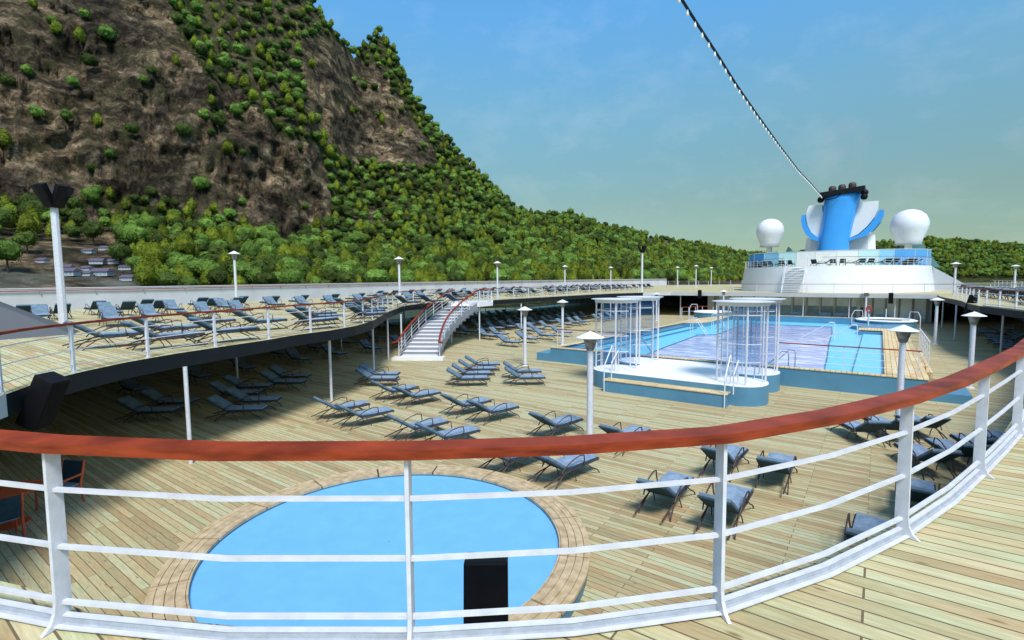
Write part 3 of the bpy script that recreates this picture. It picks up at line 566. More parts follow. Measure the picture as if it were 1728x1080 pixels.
# ================================================================== CURVED STAIR
t = empty('curved_stair', (0, 0, 0)); tag(t, 'white curved staircase with red handrails rising to the left upper deck', 'staircase')
P0, P1, P2 = Vector((-23.35, 22.25)), Vector((-26.75, 26.6)), Vector((-27.1, 30.9))
ANG = lambda s: math.radians(122-5*s)
def bz(s): return P0*(1-s)**2+P1*2*s*(1-s)+P2*s*s
def bt(s): return Vector((math.cos(ANG(s)), math.sin(ANG(s))))
NS = 15; HW = 1.12
def sw(s): return 1.25-.2*min(1, s*2.5)
q = MB(); q1 = MB()
for k in range(NS):
    s0, s1 = k/NS, (k+1)/NS; zt = ZU*(k+1)/(NS+1)
    a, b = bz(s0), bz(s1); ta, tb = bt(s0), bt(s1); na = Vector((-ta.y, ta.x)); nb = Vector((-tb.y, tb.x)); wa, wb = sw(s0), sw(s1)
    zb_ = max(0.0, zt-.55)
    A_ = [a-na*wa, a+na*wa, b+nb*wb, b-nb*wb]
    q.add([(p.x, p.y, zb_) for p in A_]+[(p.x, p.y, zt-.03) for p in A_], [(0, 1, 5, 4), (1, 2, 6, 5), (2, 3, 7, 6), (3, 0, 4, 7), (0, 3, 2, 1)])
    A2 = [a-na*(wa-.06)-ta*.03, a+na*(wa-.06)-ta*.03, b+nb*(wb-.06), b-nb*(wb-.06)]
    q1 = MB(); q1.add([(p.x, p.y, zt-.029) for p in A2]+[(p.x, p.y, zt) for p in A2], [(4, 5, 6, 7), (0, 1, 5, 4), (1, 2, 6, 5), (2, 3, 7, 6), (3, 0, 4, 7)]); q1.build('tread', M['white'], t)
q.build('risers', M['stair_grey'], t)
for sg in (1, -1):                                   # side stringers
    q = MB(); n_ = 26; vs = []; fs = []
    for i in range(n_+1):
        s = i/n_; p = bz(s); tt = bt(s); nn = Vector((-tt.y, tt.x)); zz = ZU*(s*NS+1)/(NS+1)
        for w_, z_ in ((sw(s)+.0, zz+.04), (sw(s)+.05, zz+.04), (sw(s)+.05, max(.0, zz-.50)), (sw(s)+.0, max(.0, zz-.50))):
            pp = p+nn*w_*sg; vs.append((pp.x, pp.y, z_))
    for i in range(n_):
        for j in range(4): fs.append((i*4+j, (i+1)*4+j, (i+1)*4+(j+1) % 4, i*4+(j+1) % 4))
    fs += [(0, 1, 2, 3), tuple(n_*4+j for j in (3, 2, 1, 0))]
    q.add(vs, fs); q.build('stringer', M['stair_grey'], t)
tt = bt(0); nn = Vector((-tt.y, tt.x)); q = MB()
q.prism([tuple(P0-nn*1.62-tt*.55), tuple(P0+nn*1.62-tt*.55), tuple(P0+nn*1.62+tt*.25), tuple(P0-nn*1.62+tt*.25)], 0, .17); q.build('plinth', M['white'], t)
q = MB(); q.prism([(-28.2, 30.25), (-26.0, 31.4), (-26.15, 33.4), (-28.3, 36.2), (-29.1, 34.2), (-29.9, 31.9)], ZU-.30, ZU+.012); q.build('landing', M['white'], t)
for sg in (1, -1):
    pts = [];
    for i in range(15):
        s = i/14; p = bz(s); tt = bt(s); nn = Vector((-tt.y, tt.x)); pp = p+nn*(sw(s)+.05)*sg; pts.append((pp.x, pp.y, ZU*(s*NS+1)/(NS+1)+1.02))
    tt = bt(0); st = Vector(pts[0][:2]); sidev = Vector((-tt.y, tt.x))*sg
    lead = [(*(st-tt*.35+sidev*(.30)), 1.10), (*(st-tt*.38+sidev*.05), 1.14)]
    q = MB(); q.tube(lead+pts+[(pts[-1][0]-.1, pts[-1][1]+.5, ZU+1.05)], .068, 8); q.build('handrail', M['red_wood'], t, smooth=True)
    for dz in (.28, .52, .76):
        q = MB(); q.tube([(x, y, z-1.02+dz) for x, y, z in pts], .016, 5); q.build('bar', M['white_rail'], t)
    for i in range(0, 15, 2):
        x, y, z = pts[i]; q = MB(); q.tube([(x, y, z-1.1), (x, y, z-.02)], .028, 6); q.build('post', M['white_rail'], t)
railing('landing_railing', 'short white railing at the right side of the stair landing', [(-26.1, 31.6), (-26.25, 33.3), (-28.2, 35.9)], ZU+.01, 1.05, .08, .05, .62, post=(.05, .05), bars=(.3, .55, .8))

# teal glass screen and outer windows on the lower deck side
t = empty('side_windscreen', (0, 0, 0)); tag(t, 'teal glass windscreen along the ship side left of the stair under the deck', 'windscreen')
for i in range(12):
    y = 14+i*3.1; x = -43.2+.02*i
    q = MB(); q.box(x, x+.04, y+.08, y+3.0, .25, ZU-.45); q.build('pane', M['side_glass'], t)
    q = MB(); q.box(x-.05, x+.10, y-.06, y+.06, 0, ZU-.38); q.build('mullion', M['white_rail'], t)
q = MB(); q.box(-43.3, -43.0, 13.9, 51.2, 0.002, .25); q.build('sill', M['white_rail'], t)
railing('ship_side_railing', 'white railing at the open ship side beyond the shaded loungers', [(-43.4, 51.5), (-44.6, 88)], 0, 1.1, .08, .05, 2.4, post=(.07, .07), bars=(.3, .55, .8), bar_r=.015)
t = empty('side_wall', (0, 0, 0)); tag(t, 'white side wall under the left upper deck, gap added to let light in', 'wall')  # white paint and gap added to bring light in under the deck
q = MB(); q.box(-43.5, -43.2, -8.9, 13.8, 0, 1.1); q.build('panel', M['white'], t)
q = MB(); q.box(-43.5, -43.2, -8.9, 13.8, 2.3, ZU-.37); q.build('panel', M['white'], t)
t = empty('inner_bulkhead', (0, 0, 0)); tag(t, 'bulkhead under the right upper deck behind the shaded loungers', 'bulkhead')
q = MB(); q.box(12.6, 12.9, 20, 88, 0, ZU-.37); q.build('panel', M['ceiling'], t)

# ================================================================== WINDOW FRONT UNDER THE FAR DECK
t = empty('window_front', (0, 0, 0)); tag(t, 'long row of windows in a grey wall under the far deck', 'window wall')
q = MB(); q.box(-18.2, 4.6, 69.6, 70.0, 0, ZU-.37); q.box(-18.2, -17.9, 70.01, 86, 0, ZU-.37); q.box(4.3, 4.6, 70.01, 86, 0, ZU-.37); q.build('wall', M['wall_grey'], t)
x = -16.9
while x < -2.2:
    q = MB(); q.box(x, x+1.12, 69.52, 69.58, 1.55, 2.55); q.build('window', M['window'], t)
    q = MB(); q.box(x, x+1.12, 69.50, 69.57, .55, 1.48); q.build('window', M['window_dark'], t)
    q = MB(); q.box(x+1.14, x+1.30, 69.42, 69.59, 0, 2.69); q.build('pillar', M['fascia_light'], t)
    x += 1.44
x = -1.6
for k in range(5):
    q = MB(); q.box(x, x+.98, 69.5, 69.58, .35, 2.55); q.build('window', M['window'], t)
    q = MB(); q.box(x+1.0, x+1.16, 69.45, 69.59, 0, 2.69); q.build('pillar', M['lamp_metal'], t); x += 1.18
q = MB(); q.box(-1.98, -1.64, 68.9, 69.59, 0, 2.69); q.box(-18.2, -17.4, 69.0, 69.59, 0, 2.69); q.build('column', M['wall_grey'], t)
def boxseat(x, y, label):
    q = MB(); q.box(-.55, .55, -.25, .25, 0, .12); q.box(-.6, .6, -.3, .3, .12, .46); q.box(-.6, .6, .18, .30, .46, .85); o = q.build('deck_bench', M['cushion'], None, (x, y, 0), bevel=.03); tag(o, label, 'bench', 'pale benches before the window front')
for i, x in enumerate((-10.8, -8.0, -5.0, -3.4, .4)): boxseat(x, 68.0, 'pale blue bench before the far windows, %s from the left' % ['first', 'second', 'third', 'fourth', 'fifth'][i])

# ================================================================== FUNNEL HOUSE
def arcpts(cx_, cy_, a, b, n=28): return [(cx_-a*math.cos(math.pi*k/n), cy_-b*math.sin(math.pi*k/n)) for k in range(n+1)]
t = empty('funnel_house', (-5.6, 84, ZU)); t.location = (0, 0, 0); tag(t, 'curved white deck house carrying the blue funnel', 'deck house')
base = arcpts(-5.6, 84, 11.3, 14.9)+[(5.7, 112), (-16.9, 112)]
q = MB(); q.prism(base, ZU+.002, 6.2, scale_top=lambda p: (-5.6+(p[0]+5.6)*.962, 84+(p[1]-84)*.965 if p[1] < 84 else p[1])); q.build('wall', M['white'], t, smooth=True)
q = MB(); q.prism([(-5.6+(x+5.6)*.95, 84+(y-84)*.955 if y < 84 else y-.3) for x, y in base], 6.202, 6.215); q.build('roof_deck', M['upper_planks'], t)
q = MB(); q.add([(5.4, 84, 6.1), (9.8, 84.5, ZU), (5.6, 84, ZU), (5.4, 100, 6.1), (9.8, 100, ZU), (5.6, 100, ZU)], [(0, 1, 2), (3, 5, 4), (0, 3, 4, 1), (1, 4, 5, 2), (0, 2, 5, 3)]); q.build('wing_wall', M['grey_rail'], t)
scr = [(-16.35, 84.5), (-15.9, 82.3), (-14.9, 80.6), (-13.4, 79.4), (-11.4, 78.6), (-9.2, 78.1), (-7.0, 77.9), (-4.6, 77.9), (-2.3, 78.2), (-.2, 78.7), (1.3, 79.3), (3.4, 80.8), (4.7, 82.6), (5.2, 84.5)]
gm = ['glass_blue', 'glass_blue', 'glass_blue', 'glass_mid', 'glass_pale', 'glass_white', 'glass_white', 'glass_white', 'glass_pale', 'glass_mid', 'glass_blue', 'glass_blue', 'glass_blue']  # paler panels carry painted reflection and see-through brightness
tw = empty('windscreen', (0, 0, 0)); tag(tw, 'curved blue glass screen around the funnel house roof, paler panels painted for reflection', 'windscreen')
for i in range(len(scr)-1):
    a, b = scr[i], scr[i+1]; q = MB(); zt = 8.28-.0*i
    q.add([(a[0], a[1], 6.22), (b[0], b[1], 6.22), (b[0], b[1], zt), (a[0], a[1], zt)], [(0, 1, 2, 3)]); q.add([(a[0], a[1]+.05, 6.22), (b[0], b[1]+.05, 6.22), (b[0], b[1]+.05, zt), (a[0], a[1]+.05, zt)], [(3, 2, 1, 0)]); q.build('panel', M[gm[i]], tw)
    q = MB(); q.tube([(a[0], a[1], 6.2), (a[0], a[1], zt+.04)], .03, 6); q.build('stanchion', M['white_rail'], tw)
q = MB(); q.tube([(x, y, 8.3) for x, y in scr], .035, 6); q.build('top_bar', M['white_rail'], tw)
top = [(-5.6+(x+5.6)*.955, 84+(y-84)*.955) for x, y in arcpts(-5.6, 84, 11.3, 14.9, 24)]
railing('deck_railing', 'thin white railing on the curved roof edge of the funnel house, left of its stair', top[1:10], 6.2, 1.05, .05, .04, 1.1, post=(.035, .035), bars=(.3, .55, .8), bar_r=.014)
railing('deck_railing', 'thin white railing on the curved roof edge of the funnel house, right of its stair', top[12:24], 6.2, 1.05, .05, .04, 1.1, post=(.035, .035), bars=(.3, .55, .8), bar_r=.014)
t = empty('outside_stair', (0, 0, 0)); tag(t, 'steep white stair climbing the curved front of the funnel house', 'staircase')
sx0, sx1 = -9.35, -7.2
for k in range(11):
    z = ZU+.28*(k+.6); y = 67.2+.26*k; q = MB(); q.box(sx0, sx1, y, y+.3, z-.05, z); q.build('tread', M['white'], t)
for x in (sx0, sx1):
    q = MB(); q.bar((x, 67.1, ZU+.02), (x, 70.2, 6.2), .06, .22); q.build('stringer', M['white_rail'], t)
    q = MB(); q.tube([(x, 67.0, ZU), (x, 67.0, ZU+1.0), (x, 70.1, 7.2), (x, 71, 7.2), (x, 71, 6.2)], .03, 6); q.build('handrail', M['white_rail'], t)

# funnel
def atY(x, y, Y): d = ray(x, y); k = Y/d[1]; return (d[0]*k, EYE+d[2]*k)
def prismY(mb, pts, Y0, Y1, mi=0):
    n = len(pts)
    mb.add([(p[0], Y0, p[1]) for p in pts]+[(p[0], Y1, p[1]) for p in pts], [tuple(range(n)), tuple(range(2*n-1, n-1, -1))]+[(i, (i+1) % n, (i+1) % n+n, i+n) for i in range(n)], mi); return mb
t = empty('funnel', (-5.3, 87, 6.2)); t.location = (0, 0, 0); tag(t, 'tall blue ship funnel with white wings and a black cap', 'funnel')
secs = [(6.1, -5.62, 2.02, 2.3), (8.5, -5.62, 2.02, 2.3), (10.3, -5.50, 1.98, 2.2), (12.2, -5.22, 2.0, 2.15), (14.0, -4.98, 2.10, 2.15), (15.5, -4.80, 2.22, 2.2), (16.35, -4.72, 2.28, 2.25)]
q = MB(); vs = []; fs = []; n = 36
for z, cx_, a, b in secs:
    for k in range(n):
        th = 2*math.pi*k/n; c_, s_ = math.cos(th), math.sin(th); vs.append((cx_+a*math.copysign(abs(c_)**.8, c_), 86.2+b*math.copysign(abs(s_)**.9, s_), z+(.10*c_ if z > 16 else 0)))
for i in range(len(secs)-1):
    for k in range(n): fs.append((i*n+k, i*n+(k+1) % n, (i+1)*n+(k+1) % n, (i+1)*n+k))
fs.append(tuple((len(secs)-1)*n+k for k in range(n)))
q.add(vs, fs); q.build('blue_body', M['funnel_blue'], t, smooth='all')
q = MB(); vs = []
for z, a, b in ((16.2, 2.5, 2.4), (16.9, 2.62, 2.5)):
    for sx, sy in ((-1, -1), (1, -1), (1, 1), (-1, 1)): vs.append((-4.72+a*sx, 86.2+b*sy, z+.22*sx))
q.add(vs, [(0, 1, 5, 4), (1, 2, 6, 5), (2, 3, 7, 6), (3, 0, 4, 7), (4, 5, 6, 7), (3, 2, 1, 0)]); q.build('black_cap', M['fascia'], t, bevel=.08)
for i, (x, z) in enumerate(((-6.0, 16.75), (-4.85, 16.85), (-3.65, 17.0))):
    q = MB(); q.lathe([(.40, z), (.48, z+.5), (.44, z+.8), (.30, z+.95), (.02, z+1.0)], (x, 86), 12); q.build('exhaust_stack', M['lounger_frame'], t, smooth=True)
for x, z in ((-7.25, 15.75), (-2.15, 16.25), (-2.2, 15.7)):
    q = MB(); q.lathe([(.02, -.42), (.28, -.36), (.42, -.1), (.42, .15), (.25, .38), (.02, .42)], n=12); o = q.build('horn', M['black'], t, smooth=True); o.location = (x, 84.6, z)
LW = [(1387, 345), (1365, 347), (1361.5, 356), (1360.5, 370), (1363.5, 382), (1370, 393), (1383, 403), (1390, 375)]
RWg = [(1448, 341), (1483, 338.5), (1482, 352), (1476, 366), (1463, 382), (1448, 395), (1430, 403), (1436, 375)]
LC = [(1358.5, 362), (1352.5, 363), (1351.5, 372), (1354, 385), (1360, 396), (1369, 403.5), (1384, 408.5), (1384, 403.3), (1371, 394.5), (1363, 383), (1359, 371)]
RC = [(1484.5, 354), (1492, 354), (1491.5, 363), (1486, 374), (1474, 388), (1458, 399), (1430, 407), (1430, 403), (1449, 396), (1464, 383), (1477.5, 366.5)]
for pl, Y0, Y1, nm, mt in ((LW, 85.4, 87.4, 'wing', 'white'), (RWg, 85.4, 87.4, 'wing', 'white'), (LC, 85.0, 88.0, 'blue_crescent', 'funnel_blue'), (RC, 85.0, 88.0, 'blue_crescent', 'funnel_blue')):
    q = MB(); prismY(q, [atY(x, y, Y0) for x, y in pl], Y0, Y1); q.build(nm, M[mt], t)
q = MB(); q.prism([(-9.6, 89), (-8.8, 87.6), (-1.4, 87.6), (-.5, 89), (-.5, 97), (-9.6, 97)], 6.21, 10.8, scale_top=lambda p: (-5.1+(p[0]+5.1)*.93, p[1])); q.build('casing', M['white'], t)
# faint exhaust smoke above the stacks
q = MB(); q.lathe([(.3, 0), (1.6, 1.2), (2.6, 3.5), (3.0, 6), (2.4, 8.5), (.2, 10)], n=20); so_ = q.build('smoke_plume', M['white'], None, (-4.6, 86.3, 17.9), smooth='all'); tag(so_, 'faint pale smoke rising from the funnel stacks', 'smoke', None, 'stuff')
vm = bpy.data.materials.new('thin exhaust smoke'); vm.use_nodes = True; vt = vm.node_tree; vt.nodes.clear(); vo = vt.nodes.new('ShaderNodeOutputMaterial'); pv = vt.nodes.new('ShaderNodeVolumePrincipled'); pv.inputs['Color'].default_value = (.85, .88, .88, 1)
vn = vt.nodes.new('ShaderNodeTexNoise'); vn.inputs['Scale'].default_value = .45; vn.inputs['Detail'].default_value = 4; vc_ = vt.nodes.new('ShaderNodeTexCoord'); vt.links.new(vc_.outputs['Object'], vn.inputs['Vector'])
vr = vt.nodes.new('ShaderNodeMapRange'); vr.inputs['From Min'].default_value = .42; vr.inputs['From Max'].default_value = .75; vr.inputs['To Max'].default_value = .11; vt.links.new(vn.outputs['Fac'], vr.inputs['Value']); vt.links.new(vr.outputs[0], pv.inputs['Density']); vt.links.new(pv.outputs[0], vo.inputs['Volume'])
so_.data.materials.clear(); so_.data.materials.append(vm)
# radomes
def radome(x, y, zc, r, label):
    t = empty('radome', (x, y, 6.2)); tag(t, label, 'radome', 'white satellite domes beside the funnel')
    zz = zc-6.2
    q = MB(); q.lathe([(.55, 0), (.42, zz-r*1.15)], n=12); q.build('pedestal', M['white'], t)
    q = MB(); q.lathe([(r*.60, zz-r*1.16), (r*.68, zz-r*1.1), (r*.70, zz-r*.9), (r*.95, zz-r*.25), (r*1.0, zz+.05*r), (r*.96, zz+.3*r), (r*.82, zz+.62*r), (r*.55, zz+.86*r), (r*.25, zz+.97*r), (.01, zz+r)], n=14); q.build('dome', M['white'], t, smooth='all')
    q = MB(); q.lathe([(r*.74, zz-r*1.20), (r*.74, zz-r*1.165)], n=14); q.build('base_ring', M['wall_grey'], t)
radome(-14.95, 93, 12.35, 2.08, 'smaller white radome dome on a post left of the blue funnel')
radome(3.1, 93, 12.15, 2.30, 'larger white radome dome on a post right of the blue funnel')
for k, (x, y, a, lab) in enumerate(((-11.6, 93, 1.9, 'small dark green netted frame left of the funnel'), (3.2, 96, 3.4, 'dark green netting behind the foot of the right radome'))):
    q = MB(); q.add([(-a, -.6, 0), (a*1.1, -.6, 0), (a*1.1, .6, 0), (-a, .6, 0), (-a*.3, -.3, 3.6 if k == 0 else 3.1), (a*.5 if k else a*-.1, .3, 3.2 if k == 0 else 3.3)], [(0, 1, 5, 4), (1, 2, 5), (2, 3, 4, 5), (3, 0, 4)]); o = q.build('net_frame', M['net'], None, (x, y, 6.22)); tag(o, lab, 'netting')
# string of lamps
t = empty('light_string', (0, 0, 0)); tag(t, 'long dark cable of small lamps running up from the funnel across the sky', 'string lights')
FX, FY = -7.0, 84.2; d = ray(1151, 0); NY = 20; NX = d[0]/d[1]*NY; slope = (FX-NX)/(FY-NY)
cable = [(1095, -95), (1124, -45), (1151, 0), (1176, 39.5), (1210, 91), (1240, 139), (1276, 191), (1315, 245), (1347, 287), (1367, 308), (1387, 331)]
pts = []
for x, y in cable:
    d = ray(x, y); k = d[0]/d[1]; Y = (NX-slope*NY)/(k-slope); Y = min(Y, FY); pts.append(Vector((k*Y, Y, EYE+d[2]/d[1]*Y)))
pts += [Vector((-6.6, 83.7, 15.55)), Vector((-5.4, 83.65, 15.7)), Vector((-4.9, 83.7, 16.1))]
q = MB(); q.tube(pts, .055, 6); q.build('cable', M['black'], t)
acc = 0; k = 0; sh = None; seglist = []
for i in range(len(pts)-4):
    seg = (pts[i+1]-pts[i]).length
    while acc <= seg and k < 95:
        p = pts[i].lerp(pts[i+1], acc/seg); acc += 1.04; k += 1
        if sh is None:
            q = MB(); q.lathe([(.03, 0), (.035, -.08)], n=6); q.lathe([(.03, -.08), (.055, -.14), (.065, -.20), (.05, -.26), (.01, -.28)], n=8); sh = q.build('bulb', M['bulb'], t, smooth=True); o = sh
        else: o = sh.copy(); COL.objects.link(o); o.parent = t
        o.location = p+Vector((0, 0, -.02))
    acc -= seg

# ================================================================== SUN LOUNGERS
def lounger_proto(angle=33):
    t = empty('sun_lounger')
    ca, sa = math.cos(math.radians(angle)), math.sin(math.radians(angle))
    q = MB(); q.box(-.20, .995, -.29, .29, .40, .432)
    sc = q.build('seat_cushion', M['cushion'], t, bevel=.012)
    q = MB(); q.box(-.215, 1.01, -.305, .305, .335, .402); q.build('seat_base', M['cushion_dark'], t, bevel=.01)
    q = MB(); q.box(-.82, .0, -.30, .30, .0, .075); o = q.build('back_cushion', M['cushion_back'], t, bevel=.02)
    o.location = (-.20, 0, .36); o.rotation_euler = (0, math.radians(angle), 0)
    q = MB(); q.box(-.83, .02, -.315, .315, -.035, .002); o = q.build('back_panel', M['cushion_dark'], t); o.location = (-.20, 0, .36); o.rotation_euler = (0, math.radians(angle), 0)
    q = MB()
    for s in (-1, 1): q.tube([(-.98, s*.29, .13), (-.55, s*.305, .24), (-.1, s*.31, .315), (.5, s*.31, .325), (1.02, s*.31, .36)], .018, 6)
    for x in (-.15, .15, .45, .75, .98): q.tube([(x, -.3, .325), (x, .3, .325)], .016, 5)
    q.build('frame', M['lounger_frame'], t)
    for s in (-1, 1):
        q = MB(); q.tube([(-.42, s*.34, .33), (-.25, s*.36, .50), (-.02, s*.36, .60), (.22, s*.36, .645), (.36, s*.36, .62), (.38, s*.36, .50), (.38, s*.33, .33)], .016, 6); q.build('armrest', M['lounger_frame'], t)
        q = MB(); q.tube([(.52, s*.30, .33), (.72, s*.31, .20), (.92, s*.33, .10), (1.0, s*.34, .0)], .016, 6); q.build('leg', M['lounger_frame'], t)
        q = MB(); q.tube([(-.25, s*.30, .31), (-.55, s*.33, .12), (-.66, s*.34, .0)], .016, 6); q.build('leg', M['lounger_frame'], t)
        q = MB(); q.tube([(-.05, s*.28, .31), (.10, s*.30, .12), (.14, s*.31, .0)], .013, 6); q.build('leg', M['lounger_frame'], t)
    t['category'] = 'sun lounger'; return t
LP = lounger_proto(); used = [False]
def merged_proto():          # one mesh, for loungers only a few pixels big
    q = MB(); a = math.radians(33); c_, s_ = math.cos(a), math.sin(a)
    q.box(-.20, 1.0, -.30, .30, .40, .43, 0); q.box(-.205, 1.005, -.305, .305, .335, .399, 1)
    bk = [(-.2, .36), (-.2-.82*c_, .36+.82*s_), (-.2-.82*c_+.075*s_, .36+.82*s_+.075*c_), (-.2+.075*s_, .36+.075*c_)]
    n0 = [(x, -.3, z) for x, z in bk]+[(x, .3, z) for x, z in bk]; q.add(n0, [(2, 3, 7, 6), (0, 1, 2, 3), (7, 6, 5, 4), (1, 5, 6, 2)], 3)
    q.add([(x-.002*s_, y, z-.005) for x, y, z in n0], [(0, 4, 5, 1)], 1)
    for s in (-1, 1):
        q.bar((-.95, s*.3, .14), (-.1, s*.31, .31), .04, .04, 2); q.bar((-.1, s*.31, .31), (1.0, s*.31, .35), .04, .04, 2)
        q.bar((-.3, s*.3, .31), (-.66, s*.34, .0), .025, .025, 2); q.bar((.55, s*.3, .32), (1.0, s*.34, 0), .025, .025, 2)
        q.bar((-.3, s*.34, .45), (.1, s*.36, .62), .02, .02, 2); q.bar((.1, s*.36, .62), (.38, s*.36, .62), .02, .02, 2); q.bar((.38, s*.36, .62), (.38, s*.35, .33), .02, .02, 2)
    return q.mesh('sun_lounger', [M['cushion'], M['cushion_dark'], M['lounger_frame'], M['cushion_back']])
LM = merged_proto()
def lounger(x, y, ang, z, label, group, detail=True):
    if detail:
        o = LP if not used[0] else copy_tree(LP); used[0] = True
    else:
        o = bpy.data.objects.new('sun_lounger', LM); COL.objects.link(o); o['category'] = 'sun lounger'
    o.location = (x, y, z+.002); o.rotation_euler = (0, 0, math.radians(ang)); o['label'] = label; o['group'] = group; return o
G1 = 'blue grey sun loungers on the open lower deck'; G2 = 'sun loungers in the shade of the left upper deck'; G3 = 'sun loungers on the left upper deck'
LOW_L = [
 (-21.36, 6.9, 38, 'shaded lounger, front one of the pair left of the first slim post', G2), (-22.26, 7.9, 38, 'shaded lounger, rear one of the pair left of the first slim post', G2),
 (-18.84, 8.85, 41, 'shaded lounger, frontmost of four right of the first slim post', G2), (-19.78, 9.9, 41, 'shaded lounger, second of four right of the first slim post', G2), (-21.6, 10.1, 41, 'shaded lounger, third of four right of the first slim post', G2), (-22.6, 11.1, 41, 'shaded lounger, rearmost of four right of the first slim post', G2),
 (-22.2, 12.5, 31, 'shaded lounger, front one of a pair right of the second slim post', G2), (-23.3, 13.5, 31, 'shaded lounger, rear one of a pair right of the second slim post', G2),
 (-26.7, 8.1, 2, 'shaded lounger seen end on, above the pair left of the first slim post', G2), (-27.6, 11.1, -3, 'shaded lounger directly behind the top of the first slim post', G2), (-28.1, 13.6, -5, 'shaded lounger directly behind the second slim post', G2),
 (-28.35, 17.0, -3, 'shaded lounger halfway between the second and third slim posts', G2), (-28.35, 19.5, 0, 'shaded lounger directly behind the third slim post', G2), (-28.35, 22.4, -5, 'shaded lounger behind and left of the fourth slim post', G2),
 (-31.6, 17.6, -3, 'shaded lounger half hidden behind one between the second and third posts', G2), (-32.0, 20.5, -3, 'shaded lounger half hidden behind the third slim post', G2), (-32.6, 23.6, -3, 'shaded lounger half hidden under the black deck edge, left of the fourth post', G2), (-33.2, 26.7, -1, 'shaded lounger by the teal glass, left of the stair', G2),
 (-28.6, 25.4, -5, 'shaded lounger between the fourth post and the foot of the stair', G2), (-17.7, 1.0, 30, 'shaded lounger whose foot shows right of the tilted black loudspeaker', G2),
 (-19.23, 15.5, 34, 'lounger at the shade edge, front one of the pair before the fourth slim post', G1), (-20.0, 16.3, 34, 'lounger at the shade edge, rear one of the pair before the fourth slim post', G1),
 (-15.88, 11.15, 75, 'sunlit lounger, left one of the pair at the foot of the third slim post', G1), (-14.37, 11.0, 77, 'sunlit lounger, right one of the pair at the foot of the third slim post', G1),
 (-16.48, 14.2, 75, 'sunlit lounger, left one of the pair behind the third slim post', G1), (-14.99, 14.05, 77, 'sunlit lounger, right one of the pair behind the third slim post', G1),
 (-12.4, 14.1, 76, 'sunlit lounger, left one of the middle pair below the leftmost umbrella lamp', G1), (-11.0, 13.95, 76, 'sunlit lounger, right one of the middle pair below the leftmost umbrella lamp', G1),
 (-11.79, 11.06, 75, 'sunlit lounger, left one of the pair directly behind the red foreground rail', G1), (-10.37, 10.94, 74, 'sunlit lounger, right one of the pair directly behind the red foreground rail', G1),
 (-17.5, 21.3, 40, 'sunlit lounger, rearmost of the row of four before the stair foot', G1), (-16.9, 20.1, 40, 'sunlit lounger, third of the row of four before the stair foot', G1), (-16.3, 18.95, 40, 'sunlit lounger, second of the row of four before the stair foot', G1), (-15.66, 17.9, 40, 'sunlit lounger, frontmost of the row of four before the stair foot', G1),
 (-13.52, 19.6, 37, 'sunlit lounger, front one of the pair at the leftmost umbrella lamp', G1), (-14.5, 20.8, 37, 'sunlit lounger, rear one of the pair at the leftmost umbrella lamp', G1),
 (-8.3, 13.8, 77, 'lone sunlit lounger just left of the nearest umbrella lamp', G1), (-5.94, 13.85, 82, 'sunlit lounger mostly hidden by the red rail right of the nearest lamp', G1), (-6.25, 10.8, 77, 'sunlit lounger just above the right rim of the round pool', G1), (-7.75, 10.5, 79, 'sunlit lounger half hidden by the red rail above the round pool', G1),
 (-3.07, 13.6, 86, 'sunlit lounger behind the top of the flat white post right of centre', G1), (-3.63, 10.75, 89, 'sunlit lounger just left of the flat white post right of centre', G1), (-2.38, 10.75, 89, 'sunlit lounger crossed by the flat white post right of centre', G1), (-1.86, 13.6, 90, 'sunlit lounger between the two flat white posts at the right', G1),
 (.83, 13.45, 87, 'sunlit lounger seen end on behind the second flat post from the right', G1), (.06, 10.7, 87, 'sunlit lounger cut by the kick plate at the lower right', G1),
 (1.16, 16.55, 112, 'sunlit lounger, nearest of the slanting row of four at the right rail', G1), (1.85, 17.5, 110, 'sunlit lounger, second of the slanting row of four at the right rail', G1), (2.45, 18.4, 108, 'sunlit lounger, third of the slanting row of four at the right rail', G1), (3.05, 19.35, 106, 'sunlit lounger, farthest of the slanting row of four at the right rail', G1),
 (-.3, 18.6, 122, 'sunlit lounger, leftmost of three under the red rail before the pool corner', G1), (.45, 19.35, 118, 'sunlit lounger, middle of three under the red rail before the pool corner', G1), (1.25, 20.2, 112, 'sunlit lounger, rightmost of three under the red rail before the pool corner', G1),
 (-22.2, 30.2, 0, 'sunlit lounger, nearest of the row leading back left of the umbrella lamps', G1), (-22.3, 32.7, 0, 'sunlit lounger, second of the row leading back behind the umbrella lamps', G1), (-22.3, 35.3, -3, 'sunlit lounger, third of the row leading back behind the umbrella lamps', G1), (-22.3, 38.0, -3, 'sunlit lounger, farthest of the row leading back behind the umbrella lamps', G1)]
for x, y, a, lab, g in LOW_L: lounger(x, y, a, ZL, lab, g)
